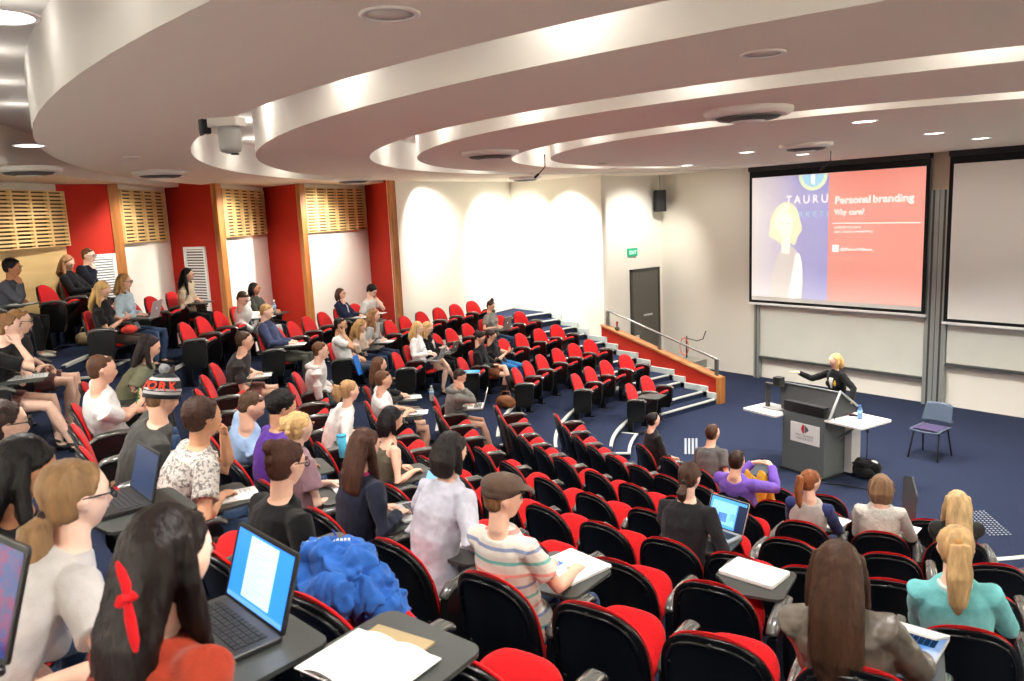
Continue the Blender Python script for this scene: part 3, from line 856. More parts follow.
def head_mesh(mb, M, female, mi=0):
    nu, nv = 26, 34; G = []
    for i in range(nu):
        el = -PI / 2 + PI * (i + .001) / (nu - 1 + .002)
        for j in range(nv):
            az = 2 * PI * j / nv
            d = V((math.cos(el) * math.sin(az), math.cos(el) * math.cos(az), math.sin(el)))
            x, y, z = d.x * .076, d.y * .095 - .004, d.z * .114
            if z > -.02: y *= 1.0 + .03 * (z > 0)
            t = max(0, -z - .005) / .11
            x *= 1 - .34 * t ** 1.3
            if y < 0: y *= 1 - .42 * min(1, t * 1.25)       # the nape
            fr = max(0, d.y)
            if fr > .2:
                g = lambda cx, cz, sx, sz: math.exp(-((x - cx) / sx) ** 2 - ((z - cz) / sz) ** 2)
                y += .016 * g(0, -.012, .012, .024) + .014 * g(0, -.028, .013, .011)      # nose
                y -= .011 * (g(.031, .012, .016, .011) + g(-.031, .012, .016, .011))       # eye sockets
                y += .005 * (g(.03, .031, .022, .008) + g(-.03, .031, .022, .008))         # brow
                y += .007 * g(0, -.058, .02, .010) - .004 * g(0, -.068, .016, .004)        # lips
                y += .011 * g(0, -.095, .022, .014)                                        # chin
                y += .004 * (g(.04, -.02, .018, .018) + g(-.04, -.02, .018, .018))         # cheeks
                y += .010 * max(0, -z - .03) / .08
            G.append(M @ V((x, y, z)))
    F = []
    for i in range(nu - 1):
        for j in range(nv):
            k = (j + 1) % nv
            F.append((i * nv + j, i * nv + k, (i + 1) * nv + k, (i + 1) * nv + j))
    F.append(tuple(range(nv))[::-1]); F.append(tuple((nu - 1) * nv + j for j in range(nv)))
    mb.add(G, F, mi, True)
    for s in (-1, 1):     # ears
        mb.tube([M @ V((s * .074, -.012, .018)), M @ V((s * .081, -.018, .0)), M @ V((s * .074, -.01, -.026))], [(.008, .016), (.008, .018), (.006, .009)], 8, up=M.to_3x3() @ V((0, 1, 0)), mi=mi)

def ik(a, c, l1, l2, hint):
    a, c = V(a), V(c); d = c - a; L = min(d.length, (l1 + l2) * .995); dn = d.normalized()
    x = (l1 * l1 - l2 * l2 + L * L) / (2 * L); h = math.sqrt(max(0, l1 * l1 - x * x))
    hint = V(hint); hp = hint - dn * hint.dot(dn)
    if hp.length < 1e-4: hp = V((0, 0, -1)) - dn * (-dn.z)
    return a + dn * x + hp.normalized() * h, a + dn * L

def hand(mb, fing, wrist, fwd, palm_n, side, curl=.5, spread=1.0, s=1.0, point=False):
    """palm into mb (to be remeshed), fingers into fing. side=+1 right hand (thumb to the left when palm down)"""
    f = V(fwd).normalized(); n = V(palm_n); n = (n - f * n.dot(f)).normalized(); lat = f.cross(n).normalized() * side
    w = V(wrist)
    # thumb side = -lat*... lat points to the thumb
    mb.tube([w - f * .02, w + f * .02, w + f * .055, w + f * .082], [(.026 * s, .019 * s), (.033 * s, .016 * s), (.04 * s, .014 * s), (.037 * s, .011 * s)], 12, up=n)
    L = [.070, .078, .073, .058]; R = [.0088, .009, .0086, .0076]
    for i in range(4):
        off = (.0285 - .019 * i) * s
        p0 = w + f * (.078 - .004 * abs(i - 1)) * s + lat * off
        dirf = (f + lat * (.10 - .07 * i) * spread).normalized()
        a = .25 + curl * (.9 + .12 * i); seg = L[i] * s
        pts = [p0 - dirf * .02, p0]
        d = dirf; ang = 0
        for q, fr in ((.25 + curl * .55, .45), (curl * .85, .32), (curl * .6, .23)):
            if point and i == 0: q *= .15
            ang += q
            d = (dirf * math.cos(ang) + n * math.sin(ang)).normalized()
            pts.append(pts[-1] + d * seg * fr)
        r = R[i] * s
        fing.tube(pts, [r * 1.05, r * 1.08, r, r * .92, r * .78], 7, up=lat)
    p0 = w + f * .022 * s + lat * .026 * s
    d1 = (f * .72 + lat * .62 + n * .28).normalized(); d2 = (f * .92 + lat * .15 + n * .35 * (.4 + curl)).normalized()
    fing.tube([p0 - d1 * .012, p0 + d1 * .022 * s, p0 + d1 * .046 * s, p0 + d1 * .046 * s + d2 * .03 * s, p0 + d1 * .046 * s + d2 * .052 * s], [.0115 * s, .0118 * s, .0102 * s, .0098 * s, .008 * s], 8, up=n)

SKIN = {'l': (232, 184, 158), 'p': (240, 200, 178), 'm': (214, 162, 128), 't': (186, 132, 98), 'd': (150, 100, 70)}
STAGE = V((-6.7, 12.4, 1.7))
NPEOPLE = [0]

def build_person(P):
    """P: dict of the person's look and pose. Everything in chair-local coordinates (x right, y forward, z up)."""
    NPEOPLE[0] += 1
    rnd = random.Random(NPEOPLE[0] * 13 + 5)
    fem = P.get('sex', 'f') == 'f'
    B = P['M']                       # local -> world
    Bi = B.inverted()
    Hc = V(P['head'])                # head centre, local
    pel = V(P.get('pelvis', (0, .17, .53)))
    dist = (B @ Hc - CAM).length
    vox = min(.013, max(.0068, dist * .00115)) if P.get('vox') is None else P['vox']
    sc = .94 if fem else 1.03
    # gaze
    g = P.get('gaze', 'stage')
    if g == 'stage': gd = (Bi @ STAGE) - Hc
    elif g == 'down': gd = V((.05, .55, -.42))
    elif g == 'lap': gd = V((.0, .6, -.3))
    else: gd = Bi.to_3x3() @ (V(g))
    gd = gd.normalized()
    hy = math.atan2(-gd.x, gd.y) + P.get('turn', 0); hp = math.asin(max(-1, min(1, gd.z))) + P.get('nod', 0)
    MH = T(*Hc) @ RZ(hy) @ RX(hp) @ RY(P.get('tilt', 0)) @ Matrix.Diagonal((sc * .99, sc * .99, sc, 1))
    MHy = T(*Hc) @ RZ(hy) @ Matrix.Diagonal((sc, sc, sc, 1)) @ RX(hp * .35)
    neck_top = MH @ V((0, -.022, -.06))
    lean = (Hc - pel); up = lean.normalized()
    nb = Hc + V((0, -.05, -.17)) * sc
    if P.get('stand'): nb = Hc + V((0, -.025, -.175))
    spine = nb - pel; SL = spine.length; ud = spine.normalized()
    lat = V((1, 0, 0)); lat = (lat - ud * lat.dot(ud)).normalized()
    tw = P.get('twist', 0.0)
    fw = lat.cross(ud) * -1.0
    if fw.y < 0: fw = -fw
    latS = (lat * math.cos(tw) + fw * math.sin(tw)).normalized()
    hunch = .035
    def sp(t, o=0.0): return pel + spine * t - fw * (hunch * math.sin(PI * min(1, t)) - .01) + fw * o
    w = (.92 if fem else 1.0) * P.get('wide', 1.0)
    torso_pts = [sp(-.12), sp(.0), sp(.22), sp(.45), sp(.68), sp(.86), sp(1.0), nb + ud * .03]
    tr = ([(.172, .125), (.178, .132), (.142, .108), (.15, .115), (.162, .118), (.158, .098), (.088, .07), (.056, .056)] if fem else
          [(.16, .12), (.168, .128), (.152, .115), (.165, .122), (.182, .126), (.178, .108), (.1, .078), (.062, .062)])
    tr = [(a * w, b_ * w) for a, b_ in tr]
    shw = (.165 if fem else .19) * w
    sh = {s: sp(.88) + latS * (s * shw) + fw * .005 for s in (-1, 1)}
    armL = (.27, .245) if fem else (.295, .265)
    # hands: pose
    pose = P.get('pose', 'lap')
    tz = .725
    tg = {
        'write': {1: ((.17, .40, tz + .03), (-.25, .75, -.12), (0, 0, -1)), -1: ((-.03, .38, tz + .03), (.35, .7, -.1), (0, 0, -1))},
        'type': {1: ((.17, .36, tz + .045), (-.2, .9, -.15), (0, 0, -1)), -1: ((.0, .36, tz + .045), (.2, .9, -.15), (0, 0, -1))},
        'lap': {1: ((.08, .36, .66), (-.5, .7, -.15), (0, .2, -1)), -1: ((-.08, .36, .64), (.5, .7, -.15), (0, .2, -1))},
        'phone': {1: ((.07, .36, .76), (-.35, .6, .45), (-.3, .2, .9)), -1: ((-.06, .35, .75), (.4, .6, .4), (.3, .2, .9))},
        'crossed': {1: ((-.06, .4, .84), (-.8, .15, .1), (0, -1, 0)), -1: ((.08, .41, .79), (.8, .15, .05), (0, -1, 0))},
    }
    def arm_target(s):
        ps = P.get('poseR', pose) if s == 1 else P.get('poseL', pose)
        if isinstance(ps, tuple): return V(ps[0]), V(ps[1]), V(ps[2])
        if ps == 'chin':
            q = MH @ V((s * .03, .085, -.135)); wr = q + V((s * .03, .02, -.06))
            return wr, V((-s * .2, -.12, .75)), V((-s * .35, -.9, .1))
        if ps == 'cheek':
            q = MH @ V((s * .07, .045, -.06)); wr = q + V((s * .02, .02, -.085))
            return wr, V((-s * .1, -.1, .9)), V((-s * .9, -.3, .1))
        if ps == 'mouth':
            q = MH @ V((s * .02, .11, -.06)); wr = q + V((s * .05, .035, -.075))
            return wr, V((-s * .35, -.2, .75)), V((-s * .3, -.9, -.1))
        t = tg[ps][s]; return V(t[0]), V(t[1]), V(t[2])
    body = MB(); fing = MB()
    head_mesh(body, MH, fem)
    # neck
    body.tube([nb - ud * .04, nb + ud * .02, neck_top, MH @ V((0, -.015, -.03))], [(.062, .058), (.052 if fem else .06, .05 if fem else .058), (.05 if fem else .058, .052 if fem else .058), (.05, .055)], 12, up=fw)
    body.tube(torso_pts, [(a * .93, b_ * .93) for a, b_ in tr], 18, up=fw)
    arms = {}
    for s in (-1, 1):
        wr, hf, hn = arm_target(s)
        hint = P.get('hint', {}).get(s, (s * .55, -.35, -.75))
        ps = P.get('poseR', pose) if s == 1 else P.get('poseL', pose)
        if ps in ('chin', 'cheek', 'mouth'): hint = (s * .25, .55, -1)
        el, wr2 = ik(sh[s], wr, armL[0], armL[1], hint)
        arms[s] = (sh[s], el, wr2)
        k = .92 if fem else 1.08
        body.tube([sh[s] - latS * s * .05, sh[s], sh[s].lerp(el, .45), el, el.lerp(wr2, .3), el.lerp(wr2, .75), wr2], [.045 * k, .05 * k, .043 * k, .037 * k, .039 * k, .03 * k, (.027 * k, .022 * k)], 12)
        fd = (V(hf).normalized() * .75 + (wr2 - el).normalized() * .5).normalized() if not P.get('stand') else V(hf)
        hand(body, fing, wr2, fd, hn, s, P.get('curl', .55) if ps != 'type' else .4, 1.0, .94 if fem else 1.03)
    # legs
    legs = {}
    thigh, shin = (.42, .41) if fem else (.45, .435)
    lp = P.get('legs', 'sit')
    for s in (-1, 1):
        hip = pel + V((s * .095, .0, -.02))
        if lp == 'sit': ank = V((s * (.1 + rnd.random() * .04), .5 + rnd.random() * .12, .075)); hint = (s * .08, .3, 1)
        elif lp == 'cross':
            if s == P.get('over', 1): ank = V((-s * .16, .72, .26)); hint = (s * .05, .3, 1); hip = hip + V((0, 0, .02))
            else: ank = V((s * .06, .52, .075)); hint = (s * .06, .3, 1)
        elif lp == 'back': ank = V((s * .1, .3, .075)); hint = (s * .05, .6, 1)
        elif lp == 'knees_up': ank = V((.11 + s * .075, .46, .6)); hint = (.06 + s * .03, .1, 1)
        elif lp == 'stand': ank = V((s * .1, .0 + s * .03, .085)); hint = (0, 1, 0); hip = pel + V((s * .09, 0, -.04))
        elif isinstance(lp, dict): ank = V(lp[s]); hint = (s * .06, .3, 1)
        kn, ank = ik(hip, ank, thigh, shin, hint)
        legs[s] = (hip, kn, ank)
        k = .95 if fem else 1.03
        body.tube([hip - (kn - hip).normalized() * .03, hip.lerp(kn, .2), hip.lerp(kn, .6), kn, kn.lerp(ank, .28), kn.lerp(ank, .7), ank], [.082 * k, .084 * k, .066 * k, .053 * k, .056 * k, .04 * k, .035 * k], 14, up=(0, 1, .01))
        if lp == 'stand' or True:
            fdv = V((s * .15, 1, 0)) if lp != 'cross' or s != P.get('over', 1) else V((0, .8, -.5))
            fdv.normalize()
            heel = ank - fdv * .04 + V((0, 0, -.035)); toe = ank + fdv * .15 + V((0, 0, -.045))
            body.tube([ank + V((0, 0, .02)), ank + V((0, 0, -.02)), ank + fdv * .06 + V((0, 0, -.038)), toe], [.035, .036, (.036, .026), (.03, .016)], 10, up=(0, .3, 1))
            legs[s] += (fdv,)
    sk = skin(SKIN[P.get('skin', 'l')])
    lipc = tuple(int(c * f) for c, f in zip(SKIN[P.get('skin', 'l')], (.86, .62, .62)))
    mats = [sk, mat('lips_%d' % lipc[0], lipc, rough=.4)]
    fm = fing
    def finish(o):
        me = o.data
        bmv = bpy.data.meshes.new('t')
        co = np.empty(len(me.vertices) * 3); me.vertices.foreach_get('co', co)
        # lips
        Mi = MH.inverted()
        if dist < 18:
            for p in me.polygons:
                q = Mi @ p.center
                if q.y > .06 and abs(q.x) < .026 and -.068 < q.z < -.05: p.material_index = 1
        # fingers joined into the same mesh
        import bmesh as _b
        bm = _b.new(); bm.from_mesh(me)
        vs = [bm.verts.new(v) for v in fm.v]
        for f in fm.f:
            try:
                nf = bm.faces.new([vs[i] for i in f]); nf.smooth = True; nf.material_index = 0
            except ValueError: pass
        bm.to_mesh(me); bm.free(); bpy.data.meshes.remove(bmv); me.update()
    root = link('person', body, mats, None, B)
    remesh_later(root, vox, 2, finish)
    # ------------------------------------------------ eyes and brows
    near = dist < 12
    eyes = MB()
    for s in (-1, 1):
        eyes.ball(MH @ V((s * .031, .0765, .012)), .012 * sc, 10, 7)
        eyes.ball(MH @ V((s * .0315, .0832, .0115)), .0078 * sc, 8, 6, 1); eyes.tube([MH @ V((s * .017, .086, .0165)), MH @ V((s * .031, .0905, .0215)), MH @ V((s * .046, .083, .0165))], [.0016, .0026, .0018], 6, mi=1)
    link('eyes', eyes, [mat('eye_white', (196, 184, 174), rough=.5), mat('iris', (52, 38, 30), rough=.2)], root)
    hc = P.get('hair', ('short', (60, 44, 32)))
    hm = hairmat(hc[1])
    if hc[0] != 'none':
        br = MB()
        for s in (-1, 1): br.tube([MH @ V((s * .014, .098, .031)), MH @ V((s * .032, .096, .036)), MH @ V((s * .05, .08, .031))], [.0042, .0056, .003], 6)
        link('eyebrows', br, hm, root)
    # ------------------------------------------------ hair
    st = hc[0]; hb = MB(); wig = hc[2] if len(hc) > 2 else 1.0
    A = lambda x, y, z: MH @ V((x, y, z))
    D = lambda x, y, z: MHy @ V((x, y, z))     # hanging parts keep upright
    R3 = MH.to_3x3()
    if st != 'none':
        th = {'short': .0, 'buzz': -.006, 'thick': .012}.get(st, .004) * wig
        hb.ball(A(0, -.03, .034), (.08 + th, .09 + th, .088 + th), 20, 14, M=R3)
        if st in ('short', 'thick', 'buzz'):
            hb.ball(A(0, -.05, -.012), (.072 + th * .6, .058 + th, .062), 16, 10, M=R3)
            if st != 'buzz':
                hb.tube([A(-.05, .028, .08), A(0, .044 + th * .6, .094), A(.05, .028, .08)], [(.023, .017)] * 3, 8)
        else:
            hb.ball(A(0, -.045, -.006), (.078, .066, .08), 16, 10, M=R3)
            for s in (-1, 1): hb.tube([A(s * .012, .038, .097), A(s * .054, .027, .07), A(s * .075, .0, .03)], [(.018, .013), (.018, .012), (.016, .011)], 8)
        if st == 'bob':
            Lb = -.125
            hb.tube([D(0, -.06, .03), D(0, -.075, -.05), D(0, -.07, Lb)], [(.085, .055), (.098, .055), (.085, .035)], 16, up=(0, 1, 0))
            for s in (-1, 1): hb.tube([D(s * .066, -.02, .05), D(s * .076, -.014, -.03), D(s * .07, .004, Lb + .01)], [(.02, .036), (.022, .04), (.014, .03)], 10, up=(1, 0, 0))
        if st in ('long', 'curly'):
            L = P.get('hairlen', .36); cw = P.get('hairw', 1.0) if st == 'long' else 1.25
            bk = P.get('hairback', -.115)
            hb.tube([D(0, -.055, .05), D(0, -.085, -.05), D(0, bk, -.16), D(0, bk - .01, -L * .75), D(0, bk, -L)], [(.084, .055), (.094 * cw, .055 * cw), (.1 * cw, .05 * cw), (.098 * cw, .04 * cw), (.06 * cw, .016)], 18, up=(0, 1, 0))
            for s in (-1, 1):
                fl = P.get('locks', .8)
                hb.tube([D(s * .062, -.02, .06), D(s * .073, -.02, -.04), D(s * .08, .0, -.15), D(s * .08, .035, -L * fl)], [(.02, .036), (.024 * cw, .046 * cw), (.026 * cw, .044 * cw), (.012, .016)], 12, up=(1, 0, 0))
            if st == 'curly':
                for q in range(26):
                    a = rnd.random() * 2 * PI; z = -.3 * rnd.random() - .02
                    hb.ball(D(.1 * math.sin(a), -.03 + .075 * math.cos(a) * (1 if math.cos(a) < .3 else .4), z), .028 + .012 * rnd.random(), 8, 6)
        if st in ('pony', 'lowpony'):
            L = P.get('hairlen', .26); z0 = .06 if st == 'pony' else -.045; y0 = -.1 if st == 'pony' else -.085
            hb.tube([A(0, y0, z0), D(0, y0 - .045, z0 + (.012 if st == 'pony' else -.03)), D(0, y0 - .062, z0 - L * .4), D(0, y0 - .045, z0 - L * .8), D(.004, y0 - .03, z0 - L)], [.02, .031 * wig, .038 * wig, .028 * wig, .006], 12, up=(0, 1, 0))
            tie = MB(); tie.tube([A(0, y0 - .004, z0 + .002), A(0, y0 - .016, z0 + .004)], [.0215, .0215], 10)
            link('hair_tie', tie, cloth(P.get('tie', (40, 30, 30))), root)
        if st == 'bun':
            by, bz = hc[3] if len(hc) > 3 else (-.07, .13)
            hb.ball(A(0, by, bz), (.042, .042, .036), 14, 10); hb.tube([A(0, by + .02, bz - .04), A(0, by, bz)], [.035, .03], 10)
        if st == 'updo':
            hb.ball(A(0, -.115, .045), (.055, .045, .058), 14, 10, M=R3)
            for q in range(7): hb.ball(A(.05 * math.sin(q), -.12 + .02 * math.cos(q * 2), .03 + .045 * math.cos(q * 1.7)), .02, 8, 6)
    if hb.v:
        o = link('hair', hb, hm, root)
        amp = {'curly': .011, 'thick': .006, 'updo': .007}.get(st, .0035)
        remesh_later(o, max(.0075, vox * .95), 2, wrinkle(amp, 60 if st == 'curly' else 85, NPEOPLE[0], (1, 1, .25) if st in ('long', 'pony', 'bob', 'lowpony') else (1, 1, .8)))
    # ------------------------------------------------ clothes
    top, tm = P.get('top', ('short', cloth((90, 90, 90))))
    infl = P.get('infl', .014)
    tb = MB()
    tpts = torso_pts[:7]; trr = [(a + infl, b_ + infl) for a, b_ in tr[:7]]
    trr[0] = (trr[0][0] + .004, trr[0][1] + .004)
    if top == 'tank':
        tpts = torso_pts[:6]; trr = trr[:6]; trr[5] = (trr[5][0] * .62, trr[5][1] * .95)
    if top != 'tank':
        trr[-1] = (tr[6][0] + infl, tr[6][1] + infl); tpts = list(tpts) + [nb + ud * .016]; trr.append((.066 * w, .062 * w))
    tb.tube(tpts, trr, 20, up=fw, round_ends=False)
    if fem:
        for s in (-1, 1): tb.ball(sp(.62) + latS * (s * .07) + fw * (.095 * w), (.062, .055, .06), 10, 8)
    slv = MB() if 'sleeve' in P else tb
    for s in (-1, 1):
        a, el, wr2 = arms[s]; k = .92 if fem else 1.08
        e2 = infl * .9
        if top in ('long', 'jacket'):
            slv.tube([a - latS * s * .07 - ud * .005, a + ud * .004, a.lerp(el, .45), el, el.lerp(wr2, .35), el.lerp(wr2, .8), el.lerp(wr2, .97)], [.05 * k + e2, .056 * k + e2, .047 * k + e2, .042 * k + e2, .042 * k + e2, .033 * k + e2, .031 * k + e2], 14, round_ends=False)
        elif top == 'three':
            slv.tube([a - latS * s * .07, a + ud * .004, a.lerp(el, .45), el, el.lerp(wr2, .42)], [.05 * k + e2, .056 * k + e2, .047 * k + e2, .042 * k + e2, .042 * k + e2], 14, round_ends=False)
        elif top == 'short':
            slv.tube([a - latS * s * .07, a + ud * .004, a.lerp(el, .38), a.lerp(el, .62)], [.05 * k + e2, .056 * k + e2, .052 * k + e2, .053 * k + e2 * 1.3], 14, round_ends=False)
        elif top == 'tank':
            slv.tube([sp(.8) + latS * (s * shw * .5) + fw * .05, sp(.98) + latS * (s * shw * .52), sp(.8) + latS * (s * shw * .5) - fw * .075], [(.03, .012)] * 3, 8)
    if top in ('jacket', 'hood'):
        pass
    o = link(P.get('topname', 'shirt'), tb, tm, root)
    amp = P.get('wrinkle', .006)
    remesh_later(o, vox * 1.1, 2, wrinkle(amp, 13, NPEOPLE[0] * 1.7))
    if 'sleeve' in P:
        o = link('sleeves', slv, P['sleeve'], root); remesh_later(o, vox * 1.1, 2, wrinkle(amp, 14, 3.1))
    # collar ring
    col = P.get('collar')
    cm = col or (tm if not isinstance(tm, list) else tm[0])
    if top != 'tank' and (col or top == 'jacket'):
        cb = MB(); ctr = nb + ud * .004; n_ = 20; ra, rb = (.072 * w, .067 * w)
        ring = [ctr + latS * (ra * math.cos(2 * PI * i / n_)) + fw * (rb * math.sin(2 * PI * i / n_) + (.004)) - ud * (.022 * max(0, math.sin(2 * PI * i / n_))) for i in range(n_ + 1)]
        cb.tube(ring, [(.011, .016) if col or top == 'jacket' else (.009, .011)] * (n_ + 1), 8, up=ud, round_ends=False)
        link('collar', cb, cm, root)
    if P.get('hood'):
        hd = MB(); ctr = nb - fw * .05 - ud * .02
        hd.tube([nb + latS * .085 + fw * .03, nb + latS * .1 - fw * .03 - ud * .01, nb - fw * .125 - ud * .05, nb - latS * .1 - fw * .03 - ud * .01, nb - latS * .085 + fw * .03], [(.025, .03), (.036, .04), (.05, .055), (.036, .04), (.025, .03)], 12, up=ud)
        o = link('hood', hd, tm, root); remesh_later(o, .011, 2, wrinkle(.006, 16, 9))
    if P.get('inner'):
        ib = MB(); c0 = sp(.72); ib.tube([sp(.5) + fw * (tr[3][1] + infl + .001), sp(.75) + fw * (tr[4][1] + infl + .0), nb + fw * .055 - ud * .01], [(.018, .006), (.04, .008), (.045, .012)], 10, up=fw)
        link('shirt_front', ib, P['inner'], root)
    # trousers, shorts or skirt
    bt, bm_ = P.get('bottom', ('trousers', cloth((40, 42, 50))))
    pb = MB()
    pb.tube([sp(-.14), sp(-.03), sp(.1)], [(tr[0][0] + .012, tr[0][1] + .012), (tr[1][0] + .01, tr[1][1] + .01), (tr[1][0] * .93, tr[1][1] * .93)], 18, up=fw)
    for s in (-1, 1):
        hip, kn, ank, fdv = legs[s]; k = .95 if fem else 1.03
        h0 = hip - (kn - hip).normalized() * .03
        if bt == 'trousers': pb.tube([h0, hip.lerp(kn, .2), hip.lerp(kn, .6), kn, kn.lerp(ank, .28), kn.lerp(ank, .7), kn.lerp(ank, .97)], [.09 * k, .094 * k, .077 * k, .064 * k, .066 * k, .054 * k, .052 * k], 14, up=(0, 1, .01), round_ends=False)
        elif bt == 'shorts': pb.tube([h0, hip.lerp(kn, .2), hip.lerp(kn, .5), hip.lerp(kn, .72 if not fem else .5)], [.092 * k, .096 * k, .088 * k, .084 * k], 14, up=(0, 1, .01), round_ends=False)
        elif bt == 'skirt': pb.tube([h0, hip.lerp(kn, .3), hip.lerp(kn, .62)], [.1 * k, .108 * k, .1 * k], 14, up=(0, 1, .01))
        sb = MB(); sh_m = P.get('shoe', (50, 44, 42))
        sb.tube([ank + V((0, 0, .012)) - fdv * .012, ank - fdv * .03 + V((0, 0, -.03)), ank + fdv * .05 + V((0, 0, -.045)), ank + fdv * .13 + V((0, 0, -.05)), ank + fdv * .18 + V((0, 0, -.055))], [.042, (.04, .036), (.043, .034), (.046, .026), (.034, .018)], 12, up=(0, .3, 1))
        lo_ = min(v[2] for v in sb.v)
        if ank.z < .12: sb.v = [(x, y, max(z, .004)) for x, y, z in sb.v]
        link('shoe', sb, mat('shoe_%d_%d_%d' % sh_m, sh_m, rough=.6), root)
        if P.get('boots'):
            bb = MB(); bb.tube([ank + V((0, 0, -.02)), kn.lerp(ank, .7), kn.lerp(ank, .45)], [.05, .054, .062], 12, up=(0, 1, .01), round_ends=False); link('boot_shaft', bb, cloth(P['boots']), root)
    o = link({'trousers': 'trousers', 'shorts': 'shorts', 'skirt': 'skirt'}[bt], pb, bm_, root)
    remesh_later(o, vox * 1.2, 2, wrinkle(.005, 12, NPEOPLE[0]))
    # ------------------------------------------------ glasses and hats
    if P.get('glasses'):
        gb = MB(); gm = mat('spectacle_frame', P['glasses'] if isinstance(P['glasses'], tuple) else (22, 20, 20), rough=.3)
        for s in (-1, 1):
            ring = [A(s * .032 + .023 * math.cos(2 * PI * i / 16), .101 - .006 * abs(math.cos(2 * PI * i / 16)), .008 + .018 * math.sin(2 * PI * i / 16)) for i in range(17)]
            gb.tube(ring, [.0024] * 17, 6, up=R3 @ V((0, 1, 0)), round_ends=False)
            gb.tube([A(s * .056, .092, .014), A(s * .08, .05, .016), A(s * .083, -.02, .012)], [.0026] * 3, 6)
        gb.tube([A(-.009, .104, .012), A(.009, .104, .012)], [.0024] * 2, 6)
        link('glasses', gb, gm, root)
    if P.get('sunglasses'):
        gb = MB()
        for s in (-1, 1): gb.ball(A(s * .032, .075, .105), (.026, .012, .018), 10, 6, M=R3)
        gb.tube([A(-.08, .02, .06), A(-.06, .07, .1), A(.06, .07, .1), A(.08, .02, .06)], [.004] * 4, 6); link('sunglasses', gb, mat('dark_lens', (12, 12, 14), rough=.1), root)
    if P.get('beard'):
        bd = MB(); bd.ball(A(0, .055, -.072), (.054, .042, .04), 14, 9, M=R3); bd.tube([A(-.07, .01, -.02), A(-.056, .045, -.075), A(0, .085, -.102), A(.056, .045, -.075), A(.07, .01, -.02)], [.01, .014, .016, .014, .01], 8); link('beard', bd, hm, root)
    if P.get('hat') == 'beanie':
        for_m = P['hatmats']
        N_ = 40; G = []; rows = [(-.015, 1.06, 0), (-.016, 1.1, 0), (.008, 1.11, 0), (.012, 1.11, 1), (.026, 1.11, 1), (.03, 1.11, 0), (.036, 1.1, 1), (.046, 1.09, 1), (.05, 1.08, 2), (.095, .95, 2), (.1, .92, 1), (.112, .82, 1), (.118, .76, 0), (.138, .45, 0), (.148, .05, 0)]
        hb2 = MB()
        for z, kk, mi in rows:
            for i in range(N_):
                t = 2 * PI * i / N_; G.append(A(.087 * kk * math.cos(t), -.014 + .104 * kk * math.sin(t), z + .018 + .012 * math.sin(t)))
        F = []
        for r_ in range(len(rows) - 1):
            for i in range(N_):
                j = (i + 1) % N_; F.append(((r_ * N_ + i, r_ * N_ + j, (r_ + 1) * N_ + j, (r_ + 1) * N_ + i), rows[r_][2]))
        for f, mi in F: pass
        o0 = len(hb2.v); hb2.v += [tuple(p) for p in G]
        for f, mi in F: hb2.f.append(f); hb2.m.append(mi); hb2.sm.append(True)
        hat = link('beanie', hb2, for_m, root)
        pm = MB(); pm.ball(A(0, -.03, .185), .036, 12, 9); o = link('pompom', pm, cloth((120, 120, 122)), hat); remesh_later(o, .007, 1, wrinkle(.008, 60, 1))
        # knitted letters round the band
        word = 'YORK'
        for i, chh in enumerate(word):
            t = math.radians(P.get('wordat', -60) + 33 * i)
            nx, ny = math.cos(t), math.sin(t)
            pz = .018 + .07 + .012 * math.sin(t)
            pos_ = V((.087 * 1.03 * nx, -.014 + .104 * 1.03 * ny, pz))
            tx = V((-math.sin(t), math.cos(t), 0)); nz = V((nx * .85, ny * .85, .42)).normalized(); tx.normalize(); uy = nz.cross(tx)
            Mx = Matrix(((tx.x, uy.x, nz.x, pos_.x), (tx.y, uy.y, nz.y, pos_.y), (tx.z, uy.z, nz.z, pos_.z), (0, 0, 0, 1)))
            text('hat_lettering', chh, .078, MH @ Mx @ T(0, -.03, .004), cloth((206, 58, 34), 'hat_red'), hat, 'CENTER', bold=.002)
    if P.get('hat') == 'flatcap':
        cb = MB(); cb.ball(A(0, -.012, .07), (.099, .118, .066), 20, 12, M=R3); cb.ball(A(0, -.03, .04), (.093, .098, .05), 16, 10, M=R3)
        o = link('flat_cap', cb, P['hatmats'], root); remesh_later(o, .007, 2, wrinkle(.004, 20, 4))
        pk = MB(); pk.tube([A(0, .06, .062), A(0, .11, .058), A(0, .148, .045)], [(.075, .012), (.072, .009), (.045, .005)], 14, up=R3 @ V((0, 0, 1))); link('cap_peak', pk, P['hatmats'], o)
    if P.get('scarf'):
        pass
    P['out'] = dict(root=root, MH=MH, MHy=MHy, arms=arms, sp=sp, fw=fw, lat=latS, ud=ud, nb=nb)
    label = P['label']
    tag(root, label, 'person', P.get('group', 'students in the lecture hall'))
    return root

def locate(k, ph, px, hz=None, pel=(0, .17, .53), L=.70, dr=0.0):
    """where the head must be (chair-local) so it shows at pixel px and the back keeps its length"""
    M = seatM(k, ph, dr); Mi = M.inverted(); best = None
    for i in range(0, 46):
        z = .95 + i * .01
        if hz and abs(z - hz) > .02: continue
        P = Mi @ onz(px[0], px[1], zk(k) + z)
        c = abs((P - V(pel)).length - L) + .35 * abs(z - 1.19) + .5 * max(0, -.02 - P.y) + .25 * abs(P.x)
        if best is None or c < best[0]: best = (c, P)
    return M, best[1]
